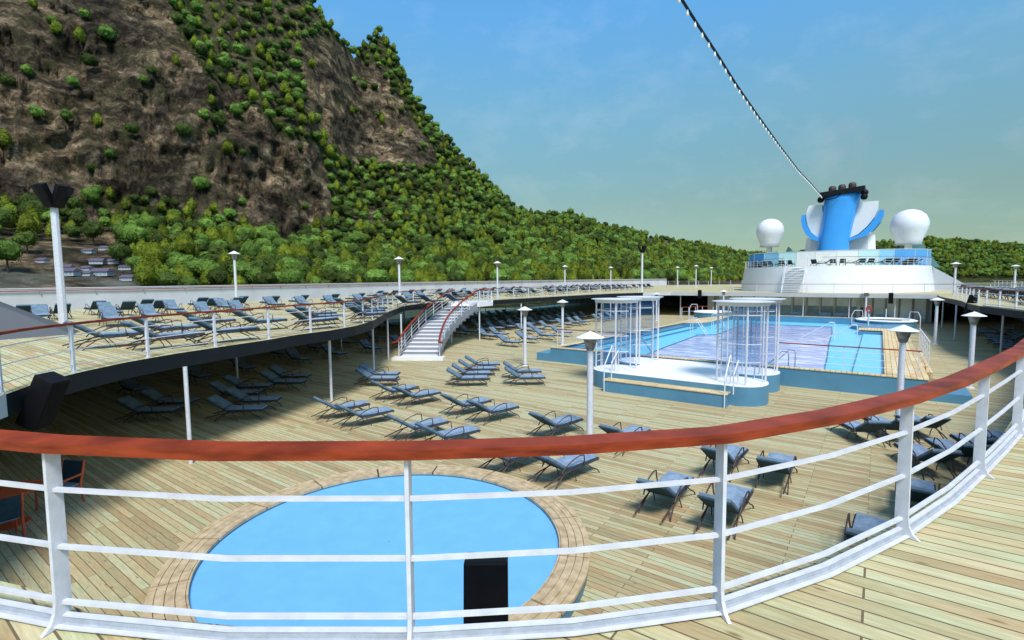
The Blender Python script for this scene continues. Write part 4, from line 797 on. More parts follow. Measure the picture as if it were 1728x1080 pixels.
UP_L = [(-18.6, 5.1, 88, 'leftmost of the long side on ones behind the left rail'), (-16.86, 5.93, 90, 'nearest the left rail, just right of its third post'), (-19.4, 6.9, 92, 'behind the one nearest the left rail'), (-21.3, 9.0, 92, 'third row back at the left rail'),
        (-16.92, 7.65, 88, 'nearest the left rail, crossed by its fourth post'), (-19.6, 10.2, 90, 'behind the one crossed by the fourth rail post'), (-18.2, 11.6, 88, 'nearest the left rail behind its fifth post'), (-19.7, 12.9, 88, 'second back behind the fifth rail post'),
        (-21.6, 13.9, 88, 'third back behind the fifth rail post'), (-19.2, 15.0, 88, 'nearest the left rail before its sixth post'), (-21.0, 16.4, 88, 'second back before the sixth rail post'), (-22.6, 17.9, 88, 'third back before the sixth rail post'),
        (-27.27, 7.68, -6, 'facing the camera just right of the tall speaker mast'), (-28.0, 9.4, -6, 'facing the camera, second right of the tall speaker mast'), (-28.4, 12.0, -5, 'facing the camera left of the leftmost umbrella lamp'), (-28.7, 13.9, -5, 'facing the camera right before the leftmost umbrella lamp'),
        (-12.95, .35, 142, 'cut by the left photo edge before the rail')]
for x, y, a, lab in UP_L: lounger(x, y, a, ZU, 'upper deck lounger '+lab, G3)
DK = [(140, 860, 'leftmost, by the grey sloping wall'), (375, 852, 'behind the tall speaker mast'), (780, 835, 'right of the speaker mast'), (975, 828, 'two right of the speaker mast'), (1300, 815, 'left of the leftmost umbrella lamp'), (1450, 810, 'right at the leftmost umbrella lamp')]
for zx, zy, lab in DK:
    h = at(zx/3.6, 280+zy/3.6, ZU+.72); lounger(h[0]-1.0, h[1]+.15, 176, ZU, 'dark backed lounger facing the bulwark, '+lab, G3)
ORD = ['first', 'second', 'third', 'fourth', 'fifth', 'sixth', 'seventh', 'eighth', 'ninth', 'tenth', 'eleventh', 'twelfth', '13th', '14th', '15th', '16th', '17th', '18th', '19th', '20th', '21st', '22nd', '23rd', '24th', '25th', '26th']
def jit(a): return rnd.uniform(-a, a)
def rows(xs, y0, y1, step, ang, z, lab, grp, cnames, skip=0.08, xs_slope=0):
    for r_, x in enumerate(xs):
        k = 0; y = y0
        while y < y1:
            if rnd.random() > skip:
                lounger(x+xs_slope*(y-y0)+jit(.15), y+jit(.12), ang[r_ % len(ang)]+jit(4), z, '%s, %s in the %s' % (lab, ORD[min(k, 25)], cnames[r_]), grp, y < 36)
                k += 1
            y += step*(1.0 if k % 2 else 1.25)
rows([-26.3, -29.8, -33.3, -36.8, -40.3], 32.8, 62, 1.6, [-4], ZL, 'lounger in the shade right of the stair', G2, ['front row', 'second row', 'third row', 'fourth row', 'back row'], xs_slope=.02)
rows([-31.2, -35.6, -40.6], 33, 88, 1.9, [86, 3, 178], ZU, 'lounger on the upper deck right of the stair', G3, ['row at the rail', 'middle row', 'row by the bulwark'], xs_slope=-.03)
rows([-26.6, -31.5, -35.5], 19.5, 31, 2.2, [88, -4, 178], ZU, 'upper deck lounger before the stair top', G3, ['row nearest the rail', 'middle row', 'row by the bulwark'])
rows([-33, -37.5], 6.5, 19.5, 2.6, [-4, 178], ZU, 'upper deck lounger before the leftmost umbrella lamp', G3, ['middle row', 'row by the bulwark'])
rows([7.6, 9.8, 11.5], 36, 60, 1.25, [172], ZL, 'dark lounger in the shade under the right upper deck', 'loungers under the right upper deck', ['front row', 'second row', 'back row'])
rows([8.0, 10.6, 13.0], 44, 82, 1.9, [90, 176, 180], ZU, 'lounger on the right upper deck', 'loungers on the right upper deck', ['row at the rail', 'middle row', 'outer row'])
k = 0
for i in range(25):
    s = i/24; a = math.pi*(.12+.76*s); x = -5.6-9.6*math.cos(a); y = 84-11.6*math.sin(a)
    if i in (9, 10): continue
    lounger(x, y+jit(.2), (60+60*s if i % 3 else 170)+jit(8), 6.216, 'dark lounger before the windscreen on the funnel house, %s from the left' % ORD[k], 'loungers on the funnel house roof', False); k += 1

# table and chairs at the lower left
t = empty('round_table', (-14.5, 2.15, 0)); tag(t, 'round orange red wooden table at the lower left edge', 'table')
q = MB(); q.lathe([(.50, .70), (.52, .735), (.50, .75), (.01, .75)], n=12); q.build('tabletop', M['table_red'], t)
q = MB(); q.lathe([(.05, .03), (.05, .70)], n=10); q.build('leg', M['table_red'], t)
q = MB(); q.lathe([(.30, 0), (.28, .03)], n=12); q.build('base', M['table_red'], t)
def chair(x, y, rz, label):
    t = empty('deck_chair', (x, y, 0), rz); tag(t, label, 'chair')
    q = MB(); q.box(-.26, .26, -.24, .26, .42, .46); q.build('seat', M['cushion'], t, bevel=.012)
    q = MB(); vs = []
    for yy, z in ((.27, .46), (.30, .60), (.33, .75), (.37, .93)): vs += [(-.27, yy, z), (.27, yy, z), (-.27, yy+.025, z), (.27, yy+.025, z)]
    q.add(vs, [(4*i+a, 4*i+b, 4*i+4+b, 4*i+4+a) for i in range(3) for a, b in ((0, 1), (1, 3), (3, 2), (2, 0))]+[(12, 13, 15, 14), (0, 2, 3, 1)]); q.build('backrest', M['cushion_dark'], t)
    for sx in (-1, 1):
        q = MB(); q.tube([(sx*.29, .31, 0), (sx*.29, .27, .44), (sx*.29, .39, .97)], .024, 6); q.build('leg', M['table_red'], t)
        q = MB(); q.tube([(sx*.29, -.24, 0), (sx*.29, -.23, .62)], .022, 6); q.build('leg', M['table_red'], t)
        q = MB(); q.tube([(sx*.29, -.25, .64), (sx*.29, .30, .66)], .024, 6); q.build('armrest', M['table_red'], t)
p = at(30, 905, 0); chair(-13.74, 1.84, math.radians(-88), 'blue sling chair with red frame seen from behind at the lower left edge')
chair(-14.75, 2.95, math.radians(25), 'blue seated red framed chair beyond the table, half behind the left post')

# ================================================================== SEA, MOUNTAIN, FOREST
SEA = -25.0
q = MB(); q.lathe([(14000, SEA), (600, SEA), (60, SEA-.0), (1, SEA)], n=48, cap=False)
sm = mat('turquoise sea water', (.05, .30, .30), rough=.12, var=.15, vscale=.02, bump=.5, bscale=.35, col2=(.08, .38, .36)); sm.node_tree.nodes['Bump'].inputs['Distance'].default_value = .3
o = q.build('sea', sm); tag(o, kind='structure')
# columns: picture bearing (px) -> distances r and picture heights y of six nodes from shore to ridge (real distances in metres)
CO = [
 (-620, [250, 360, 450, 540, 700, 950], [545, 478, 430, 380, 60, -160]),
 (-200, [250, 370, 460, 560, 720, 980], [540, 478, 428, 372, 40, -240]),
 (0,    [250, 380, 470, 570, 720, 980], [535, 476, 424, 372, 60, -260]),
 (130,  [250, 390, 480, 580, 720, 980], [533, 476, 424, 372, 70, -260]),
 (260,  [250, 390, 480, 575, 690, 970], [531, 478, 424, 378, 90, -210]),
 (380,  [250, 395, 490, 570, 680, 960], [530, 478, 430, 392, 150, -120]),
 (460,  [250, 400, 510, 590, 690, 940], [528, 478, 438, 404, 190, -50]),
 (520,  [250, 405, 530, 620, 720, 930], [527, 478, 442, 400, 210, -3]),
 (560,  [250, 410, 560, 680, 780, 930], [526, 478, 440, 372, 240, 45]),
 (598,  [250, 415, 590, 760, 880, 1000], [525, 477, 436, 345, 250, 98]),
 (614,  [250, 415, 600, 790, 910, 1060], [525, 477, 434, 336, 240, 80]),
 (640,  [250, 420, 620, 810, 950, 1090], [524, 477, 430, 325, 225, 58]),
 (664,  [250, 420, 620, 820, 960, 1090], [524, 477, 430, 320, 225, 80]),
 (700,  [250, 425, 630, 830, 960, 1080], [523, 477, 428, 315, 240, 166]),
 (740,  [255, 430, 640, 830, 960, 1070], [522, 476, 426, 345, 280, 222]),
 (790,  [260, 440, 650, 820, 950, 1060], [521, 476, 428, 372, 320, 276]),
 (830,  [265, 450, 660, 820, 950, 1060], [520, 476, 432, 388, 350, 317]),
 (870,  [270, 460, 670, 830, 950, 1070], [519, 475, 436, 404, 380, 358]),
 (920,  [280, 480, 690, 850, 980, 1100], [518, 475, 438, 410, 388, 369]),
 (965,  [290, 500, 720, 890, 1020, 1150], [517, 474, 438, 408, 384, 365]),
 (1010, [300, 540, 770, 950, 1090, 1220], [515, 474, 442, 420, 400, 383]),
 (1090, [330, 640, 900, 1100, 1240, 1380], [511, 473, 448, 430, 413, 400]),
 (1180, [400, 820, 1150, 1350, 1480, 1600], [503, 472, 452, 438, 426, 416]),
 (1250, [550, 1150, 1450, 1620, 1740, 1860], [490, 471, 456, 446, 438, 430]),
 (1320, [900, 1500, 1700, 1830, 1950, 2080], [480, 470, 458, 449, 441, 434]),
 (1420, [1300, 1650, 1820, 1950, 2080, 2200], [478, 468, 452, 440, 428, 417]),
 (1490, [1500, 1720, 1850, 1970, 2080, 2200], [477, 466, 449, 435, 424, 413]),
 (1570, [1600, 1740, 1850, 1960, 2080, 2200], [477, 465, 446, 432, 418, 406]),
 (1650, [1650, 1760, 1860, 1970, 2080, 2200], [477, 465, 449, 436, 424, 413]),
 (1728, [1650, 1760, 1860, 1970, 2080, 2200], [476.5, 465, 450, 438, 428, 419]),
 (1950, [1650, 1760, 1860, 1970, 2080, 2200], [476, 465, 450, 439, 430, 421]),
 (2400, [1650, 1760, 1860, 1970, 2080, 2200], [475, 465, 452, 442, 433, 425])]
cx_ = np.array([c[0] for c in CO], float); Rn = np.array([c[1] for c in CO], float); Yn = np.array([c[2] for c in CO], float)
def _hash(i, j, s):
    h = np.sin(i*127.1+j*311.7+s*74.7)*43758.5453; return h-np.floor(h)
def vnoise(x, y, s=0):
    xi, yi = np.floor(x), np.floor(y); fx, fy = x-xi, y-yi; fx = fx*fx*(3-2*fx); fy = fy*fy*(3-2*fy)
    return (_hash(xi, yi, s)*(1-fx)+_hash(xi+1, yi, s)*fx)*(1-fy)+(_hash(xi, yi+1, s)*(1-fx)+_hash(xi+1, yi+1, s)*fx)*fy
def fbm(x, y, s=0, o=4):
    v = 0; a = .5
    for k in range(o): v = v+a*(vnoise(x*2**k, y*2**k, s+k)-.5); a *= .5
    return v
NX_, NS_ = 640, 280
az = np.linspace(math.atan((-620-CX)/F), math.atan((2400-CX)/F), NX_); pxs = CX+F*np.tan(az)
SB = np.linspace(0, 1.25, NS_)
def terrain(px, s):
    """ground point for picture bearing px and up-slope parameter s (0 shore, 1 ridge, beyond 1 the far side)"""
    px = np.asarray(px, float); s = np.asarray(s, float)
    u = np.clip(s, 0, 1)*5; k = np.clip(np.floor(u), 0, 4).astype(int); fr = u-k
    r = np.zeros_like(px+s); y = np.zeros_like(px+s)
    Rc = np.stack([np.interp(px, cx_, Rn[:, i]) for i in range(6)]); Yc = np.stack([np.interp(px, cx_, Yn[:, i]) for i in range(6)])
    idx = np.arange(px.size).reshape(px.shape)
    R_f = Rc.reshape(6, -1); Y_f = Yc.reshape(6, -1); kk = np.broadcast_to(k, px.shape).reshape(-1); ii = np.arange(kk.size)
    ff = np.broadcast_to(fr, px.shape).reshape(-1)
    r = (R_f[kk, ii]*(1-ff)+R_f[np.minimum(kk+1, 5), ii]*ff).reshape(px.shape); y = (Y_f[kk, ii]*(1-ff)+Y_f[np.minimum(kk+1, 5), ii]*ff).reshape(px.shape)
    d = f0[None]+np.outer((px.reshape(-1)-CX)/F, RX)-np.outer((y.reshape(-1)-CY)/F, UX)
    h = np.hypot(d[:, 0], d[:, 1]); rr_ = r.reshape(-1)
    X = d[:, 0]/h*rr_; Y = d[:, 1]/h*rr_; Z = EYE+d[:, 2]/h*rr_
    over = np.clip(s-1, 0, 1).reshape(-1) if np.ndim(s) else 0
    over = np.broadcast_to(np.clip(s-1, 0, 1), px.shape).reshape(-1)
    X2 = X*(1+over*1.2); Y2 = Y*(1+over*1.2); Z = Z-over*(Z-SEA)*2.2*(over > 0)
    # relief: gullies and crags, fading out at shore and ridge
    sf = np.broadcast_to(s, px.shape).reshape(-1)
    amp = np.clip(sf*5, 0, 1)*np.clip((1.0-sf)*6, 0, 1)
    big = rr_*.075*amp
    n1 = fbm(X2/90, Y2/90, 3, 4); rid = np.abs(fbm(X2/130+7, Y2/130, 11, 3))
    off = (n1*1.5-(rid*1.8-.25))*big*np.clip((1300-rr_)/700, .12, 1)
    cl = np.clip((sf-.5)*6, 0, 1)*np.clip((700-np.abs(px.reshape(-1)-250))/300, 0, 1)
    crag = fbm(np.arctan2(X2, Y2)*40, Z/26, 21, 5)*48*cl*amp+np.abs(fbm(np.arctan2(X2, Y2)*110, Z/55, 31, 4))*44*cl*amp
    k_ = 1+(off*.55+crag)/np.maximum(rr_, 1)
    X2 = X2*k_; Y2 = Y2*k_; Z = EYE+(Z-EYE)*(k_) + fbm(X2/18, Y2/18, 41, 3)*2.0*amp
    return np.stack([X2, Y2, Z], -1).reshape(px.shape+(3,)), y
PXg, Sg = np.meshgrid(pxs, SB, indexing='ij')
TV, TY = terrain(PXg, Sg)
me = bpy.data.meshes.new('mountain'); nv = NX_*NS_
ii, jj = np.meshgrid(np.arange(NX_-1), np.arange(NS_-1), indexing='ij'); b0 = (ii*NS_+jj).ravel()
quads = np.stack([b0, b0+NS_, b0+NS_+1, b0+1], -1).astype(np.int32)
me.vertices.add(nv); me.vertices.foreach_set('co', TV.reshape(-1)); me.loops.add(quads.size); me.loops.foreach_set('vertex_index', quads.reshape(-1)[::1]); me.polygons.add(len(quads)); me.polygons.foreach_set('loop_start', np.arange(0, quads.size, 4)); me.polygons.foreach_set('loop_total', np.full(len(quads), 4)); me.polygons.foreach_set('use_smooth', np.ones(len(quads), bool)); me.update(calc_edges=True); me.validate()
# where the rock is bare (0) and where grass and scrub cover it (1)
def inpoly(px, py, poly):
    c = np.zeros(px.shape, bool); n = len(poly)
    for i in range(n):
        x1, y1 = poly[i]; x2, y2 = poly[(i+1) % n]
        c ^= ((y1 > py) != (y2 > py)) & (px < (x2-x1)*(py-y1)/(y2-y1+1e-9)+x1)
    return c
ROCK_A = [(-900, -900), (150, -900), (270, -60), (300, 50), (350, 130), (400, 155), (440, 190), (480, 232), (535, 245), (556, 300), (560, 372), (515, 405), (470, 435), (440, 398), (380, 372), (300, 352), (190, 335), (100, 352), (-900, 352)]
ROCK_S = [(505, 70), (560, 62), (600, 100), (590, 170), (575, 285), (545, 240), (520, 190), (508, 130)]
ROCK_B = [(560, 150), (640, 160), (690, 195), (735, 255), (738, 288), (620, 285), (566, 265)]
ROCK_P = [(585, 95), (640, 105), (700, 200), (640, 165), (560, 160)]
HUTS = [(-60, 408), (190, 408), (240, 445), (250, 560), (-60, 560)]
SLOPE = [(270, -100), (400, 160), (545, 245), (560, 60), (515, -10)]
def density(px, py):
    d = np.ones(px.shape)
    d[inpoly(px, py, ROCK_A)] = .006; d[inpoly(px, py, ROCK_S)] = .008; d[inpoly(px, py, ROCK_P)] = .06; d[inpoly(px, py, ROCK_B)] = .004
    m = inpoly(px, py, SLOPE); d[m] = .26; d[inpoly(px, py, ROCK_S)] = .008; m = inpoly(px, py, HUTS); d[m] = .0035
    d[(px < 135) & (py > 368) & (py < 406)] = .06; d[(px >= 135) & (px < 195) & (py > 352) & (py < 408)] = .004
    d[(px > 1090) & (px < 1150) & (py > 398) & (py < 422)] = .03
    d[(px > 590) & (px < 660) & (py > 350) & (py < 385)] = .08
    return d
pyg = TY
veg = density(PXg, pyg); veg = np.clip(veg, 0, 1)
veg[Sg > 1] = .8
col = np.zeros((nv, 4), np.float32); col[:, 3] = 1; col[:, 0] = veg.reshape(-1)
beach = ((PXg < 260) & (pyg > 452)).astype(float)*np.clip(.5+2.2*fbm(TV[..., 0]/22, TV[..., 1]/22, 5, 3), 0, 1); col[:, 1] = beach.reshape(-1)
at_ = me.color_attributes.new('cover', 'FLOAT_COLOR', 'POINT'); at_.data.foreach_set('color', col.reshape(-1))
m = bpy.data.materials.new('rock and scrub mountainside'); m.use_nodes = True; T = m.node_tree; n = T.nodes.new; l = T.links.new; b = T.nodes['Principled BSDF']
tcn = n('ShaderNodeTexCoord'); 
def mapn(sc, rot=(0, 0, 0)): mp_ = n('ShaderNodeMapping'); mp_.inputs['Scale'].default_value = sc; mp_.inputs['Rotation'].default_value = rot; l(tcn.outputs['Object'], mp_.inputs[0]); return mp_
def noise(mp_, sc, det, rough=.6, dist=0): nn_ = n('ShaderNodeTexNoise'); nn_.inputs['Scale'].default_value = sc; nn_.inputs['Detail'].default_value = det; nn_.inputs['Roughness'].default_value = rough; nn_.inputs['Distortion'].default_value = dist; l(mp_.outputs[0], nn_.inputs['Vector']); return nn_
def ramp(src, stops):
    r_ = n('ShaderNodeValToRGB'); l(src, r_.inputs[0]); ee = r_.color_ramp.elements; ee[0].position = stops[0][0]; ee[0].color = stops[0][1]+(1,); ee[1].position = stops[-1][0]; ee[1].color = stops[-1][1]+(1,)
    for p_, c_ in stops[1:-1]: e_ = ee.new(p_); e_.color = c_+(1,)
    return r_
def mixc(a, b_, f, bt='MIX'):
    m_ = n('ShaderNodeMix'); m_.data_type = 'RGBA'; m_.blend_type = bt
    if isinstance(f, (int, float)): m_.inputs[0].default_value = f
    else: l(f, m_.inputs[0])
    l(a, m_.inputs[6]); l(b_, m_.inputs[7]); return m_.outputs[2]
ma = mapn((1, 1, 1.6), (.35, .25, 0)); s1 = noise(ma, .013, 12, .70, .3); s2 = noise(mapn((.8, .8, 1.25), (.5, .6, .2)), .055, 13, .76, .35); s3 = noise(mapn((1, 1, .45)), .05, 8, .65, .5)
rock = ramp(s2.outputs['Fac'], [(.34, (.010, .009, .008)), (.44, (.045, .036, .028)), (.52, (.125, .10, .075)), (.60, (.27, .22, .165)), (.72, (.46, .41, .33))])
rock2 = ramp(s1.outputs['Fac'], [(.36, (.30, .29, .28)), (.47, (.75, .72, .66)), (.58, (1.75, 1.58, 1.32))])
rk = mixc(rock.outputs[0], rock2.outputs[0], 1.0, 'MULTIPLY')
fine = noise(mapn((1, 1, .8), (.3, .5, 0)), .28, 12, .8, .3); fr_ = ramp(fine.outputs['Fac'], [(.34, (.35, .34, .33)), (.5, (.95, .94, .92)), (.62, (1.7, 1.62, 1.5))]); rk = mixc(rk, fr_.outputs[0], .85, 'MULTIPLY')
mossf = ramp(s3.outputs['Fac'], [(.50, (0, 0, 0)), (.68, (.75, .75, .75))]); moss = n('ShaderNodeRGB'); moss.outputs[0].default_value = (.055, .062, .022, 1)
rk = mixc(rk, moss.outputs[0], mossf.outputs[0])
scrub = ramp(noise(mapn((1, 1, 1)), .16, 9, .7).outputs['Fac'], [(.3, (.012, .022, .006)), (.5, (.045, .055, .018)), (.62, (.11, .105, .045)), (.75, (.17, .13, .075))])
vc = n('ShaderNodeVertexColor'); vc.layer_name = 'cover'; sp_ = n('ShaderNodeSeparateColor'); l(vc.outputs[0], sp_.inputs[0])
mth = n('ShaderNodeMath'); mth.operation = 'ADD'; l(sp_.outputs[0], mth.inputs[0]); ns_ = n('ShaderNodeMath'); ns_.operation = 'MULTIPLY_ADD'; l(s1.outputs['Fac'], ns_.inputs[0]); ns_.inputs[1].default_value = .9; ns_.inputs[2].default_value = -.45; l(ns_.outputs[0], mth.inputs[1])
mf = ramp(mth.outputs[0], [(.15, (0, 0, 0)), (.45, (1, 1, 1))])
cc_ = mixc(rk, scrub.outputs[0], mf.outputs[0])
sand = ramp(s2.outputs['Fac'], [(.35, (.10, .11, .09)), (.5, (.24, .24, .20)), (.7, (.36, .35, .30))]); cc_ = mixc(cc_, sand.outputs[0], sp_.outputs[1])
l(cc_, b.inputs['Base Color']); b.inputs['Roughness'].default_value = .95; b.inputs['Specular IOR Level'].default_value = .1
bp = n('ShaderNodeBump'); bp.inputs['Strength'].default_value = 1.0; bp.inputs['Distance'].default_value = 9.0; ad_ = n('ShaderNodeMath'); ad_.operation = 'MULTIPLY_ADD'; l(fine.outputs['Fac'], ad_.inputs[0]); ad_.inputs[1].default_value = .35; l(s2.outputs['Fac'], ad_.inputs[2]); l(ad_.outputs[0], bp.inputs['Height']); l(bp.outputs[0], b.inputs['Normal'])
me.materials.append(m); o = bpy.data.objects.new('mountain', me); COL.objects.link(o); tag(o, kind='structure')

# ---- tree kinds
def leafmat(name, c1, c2):
    m = mat(name, c1, rough=.75, spec=.15, var=0, vscale=.35, col2=c2, detail=3); T = m.node_tree; b = T.nodes['Principled BSDF']
    oi = T.nodes.new('ShaderNodeObjectInfo'); hs = T.nodes.new('ShaderNodeHueSaturation'); mr = T.nodes.new('ShaderNodeMapRange'); mr.inputs['To Min'].default_value = .7; mr.inputs['To Max'].default_value = 1.35
    T.links.new(oi.outputs['Random'], mr.inputs['Value']); T.links.new(mr.outputs[0], hs.inputs['Value']); src = b.inputs['Base Color'].links[0].from_socket; T.links.new(src, hs.inputs['Color']); T.links.new(hs.outputs[0], b.inputs['Base Color'])
    b.inputs['Subsurface Weight'].default_value = 0
    tr = T.nodes.new('ShaderNodeBsdfTranslucent'); T.links.new(hs.outputs[0], tr.inputs[0]); mx_ = T.nodes.new('ShaderNodeMixShader'); mx_.inputs[0].default_value = .18
    T.links.new(b.outputs[0], mx_.inputs[1]); T.links.new(tr.outputs[0], mx_.inputs[2]); T.links.new(mx_.outputs[0], T.nodes['Material Output'].inputs[0]); return m
LM_ = [leafmat('bright round tree leaves', (.066, .132, .018), (.185, .295, .055)), leafmat('yellow green pointed tree leaves', (.085, .12, .010), (.195, .235, .020)), leafmat('dark bushy tree leaves', (.028, .050, .010), (.080, .115, .020))]
TR_ = mat('tree bark', (.05, .035, .025), rough=.9, var=.3, vscale=2)
def crown_mesh(kind, seed, nl):
    r = np.random.RandomState(seed); n_ = nl
    d = r.normal(size=(n_, 3)); d /= np.linalg.norm(d, axis=1)[:, None]
    lob = 1+.22*np.sin(d[:, 0]*3.1+seed)*np.cos(d[:, 1]*2.7+seed*2)+.10*np.sin(d[:, 2]*7+d[:, 0]*6+seed)
    rad = r.uniform(.86, 1.04, n_)*lob
    if kind == 1:
        d[:, 2] *= 1.0; p = d*rad[:, None]; z = p[:, 2]; tap = np.clip(1.05-.55*(z+1)/2*1.1, .16, 1); p[:, 0] *= tap*1.05; p[:, 1] *= tap*1.05; p[:, 2] = z*1.15
    else: p = d*rad[:, None]*np.array([1, 1, .88])
    p = p*5.2+np.array([0, 0, 8.2])
    nrm = d+r.normal(size=(n_, 3))*.28; nrm /= np.linalg.norm(nrm, axis=1)[:, None]
    a = np.cross(nrm, r.normal(size=(n_, 3))); a /= np.linalg.norm(a, axis=1)[:, None]; b = np.cross(nrm, a)
    sz = (r.uniform(.5, 1.0, n_)*(5.2*2.3/math.sqrt(n_)))[:, None]
    V = np.stack([p-a*sz, p-b*sz*.8, p+a*sz, p+b*sz*.8], 1).reshape(-1, 3)
    # dark inner mass so the crown is not see-through everywhere
    me = bpy.data.meshes.new('crown'); Q = [(4*i, 4*i+1, 4*i+2, 4*i+3) for i in range(n_)]
    bm = bmesh.new(); bmesh.ops.create_icosphere(bm, subdivisions=2, radius=1); W = np.array([v.co[:] for v in bm.verts]); FQ = [tuple(v.index+4*n_ for v in f.verts) for f in bm.faces]; bm.free()
    lw = 1+.22*np.sin(W[:, 0]*3.1+seed)*np.cos(W[:, 1]*2.7+seed*2)+.10*np.sin(W[:, 2]*7+W[:, 0]*6+seed); W = W*(lw*.86)[:, None]
    if kind == 1: tz = np.clip(1.05-.55*(W[:, 2]+1)/2*1.1, .16, 1); W[:, 0] *= tz*1.05; W[:, 1] *= tz*1.05; W[:, 2] *= 1.15
    else: W[:, 2] *= .88
    W = W*5.2+np.array([0, 0, 8.2]); V = np.concatenate([V, W])
    me.from_pydata(V.tolist(), [], Q+FQ); me.materials.append(LM_[kind]); me.update(); return me
def trunk_mesh(seed):
    q = MB(); r = random.Random(seed); q.tube([(0, 0, -1.5), (.15, .1, 2.2), (r.uniform(-.4, .4), r.uniform(-.4, .4), 5), (r.uniform(-.5, .5), r.uniform(-.5, .5), 8.5)], [.55, .38, .28, .12], 6)
    for k in range(3):
        a = r.uniform(0, 6.28); q.tube([(0, 0, 4.2+k), (2.0*math.cos(a), 2.0*math.sin(a), 6.6+k), (3.2*math.cos(a), 3.2*math.sin(a), 8.0+k)], [.2, .12, .06], 5)
    return q.mesh('trunk', TR_)
CR = [[crown_mesh(k, 10*k+s, 620) for s in range(3)] for k in range(3)]; CRL = [[crown_mesh(k, 50+10*k+s, 190) for s in range(2)] for k in range(3)]
TK = [trunk_mesh(s) for s in range(3)]
# ---- scatter
rs = np.random.RandomState(5); cand = []
def scatter(n_, x0, x1, mind, smin=.12):
    px = CX+F*np.tan(rs.uniform(math.atan((x0-CX)/F), math.atan((x1-CX)/F), n_)); s = rs.uniform(smin, 1.04, n_)
    p, y = terrain(px, s); dn = density(px, y); nz_ = fbm(p[:, 0]/60, p[:, 1]/60, 77, 3)
    keep = rs.uniform(size=n_) < np.clip(dn*(1+nz_*1.0)*np.where(dn > .9, 1.25, 1), 0, 1)
    return px[keep], s[keep], y[keep], p[keep]
A1 = scatter(60000, -560, 1150, 7); A2 = scatter(60000, 1100, 2300, 10)
def clickd(px, y, pts): return pts
grid = {}; TREES = []
# a few lone trees placed where the photo shows them
LONE = [(88, 38, 0), (143, 25, 0), (57, 10, 1), (257, 124, 2), (187, 264, 0), (158, 290, 2), (165, 325, 0), (187, 330, 1), (258, 330, 2), (213, 349, 1), (273, 355, 1), (317, 361, 1), (362, 355, 1), (352, 368, 1), (178, 366, 0), (178, 382, 0), (230, 376, 0), (198, 395, 2), (357, 227, 2), (371, 196, 0), (359, 171, 1), (355, 120, 2), (358, 151, 2), (415, 180, 0), (372, 72, 0), (380, 97, 0), (225, 434, 1), (420, 45, 0), (455, 118, 1)]
def place(p, px, y, kind=None, sc=None, md=None):
    dist = float(np.hypot(p[0], p[1])); sc = sc if sc else float(rs.uniform(.8, 1.6)); md = md or 7.9*sc
    g = (int(p[0]//12), int(p[1]//12))
    for a in (-1, 0, 1):
        for b in (-1, 0, 1):
            for (q_, m_) in grid.get((g[0]+a, g[1]+b), ()):
                if (q_[0]-p[0])**2+(q_[1]-p[1])**2 < (max(m_, md))**2 and abs(q_[2]-p[2]) < 12: return
    grid.setdefault(g, []).append((p, md)); kind = kind if kind is not None else int(rs.choice(3, p=[.36, .32, .32]))
    TREES.append((float(p[0]), float(p[1]), float(p[2]), sc, kind, px, y, dist))
for x, y, kd in LONE:                       # find the slope point seen there
    ss = np.linspace(.1, 1, 400); P_, Y_ = terrain(np.full(400, float(x)), ss); k = int(np.argmin(np.abs(np.array([proj(p)[1] for p in P_])-(y+9)))); place(P_[k], x, y, kd, 1.0, 5)
for (px, s, y, p) in (A1, A2):
    for i in range(len(px)): place(p[i], float(px[i]), float(y[i]))
def seen(t): X, Y = proj((t[0], t[1], t[2]+8*t[3])); return -15 < X < 1743 and -15 < Y < 480+(0 if X > 100 else 0)
vis = [t for t in TREES if seen(t)]; vis.sort(key=lambda t: t[7]/t[3]); big = vis[:298]; bigset = set(id(t) for t in big); rest = [t for t in TREES if id(t) not in bigset]
KN = ['round bright green tree', 'pointed yellow green tree', 'dark green bushy tree']; KNm = ['round_tree', 'pointed_tree', 'bushy_tree']
KS = ['round green tree', 'yellowish pointed tree', 'dark bushy tree']
BANDS = [(-99, 95, 'left of the tall speaker mast'), (95, 240, 'right of the tall speaker mast'), (240, 392, 'left of the leftmost umbrella lamp'), (392, 535, 'right of the leftmost umbrella lamp'), (535, 675, 'left of the stair lamp'), (675, 757, 'right of the stair lamp'), (757, 840, 'left of the lamp past the stair'), (840, 949, 'right of the lamp past the stair'), (949, 1083, 'left of the far speaker mast'), (1083, 1800, 'right of the far speaker mast')]
info = []
for tr in big:
    X, Y = proj((tr[0], tr[1], tr[2]+8*tr[3])); bd = [b_[2] for b_ in BANDS if b_[0] <= X < b_[1]][0]
    lone = bool(inpoly(np.array([X]), np.array([Y]), ROCK_A)[0]); hut_ = bool(inpoly(np.array([X]), np.array([Y]), HUTS)[0])
    vb = 'on the rocks' if lone else 'among the huts' if hut_ else 'at wood foot' if Y > 452 else 'low down' if Y > 425 else 'midway up' if Y > 395 else 'high on the slope'
    info.append((tr, X, Y, (tr[4], vb, bd)))
cnt = {}
for e_ in sorted(info, key=lambda q_: q_[1]): cnt.setdefault(e_[3], []).append(id(e_[0]))
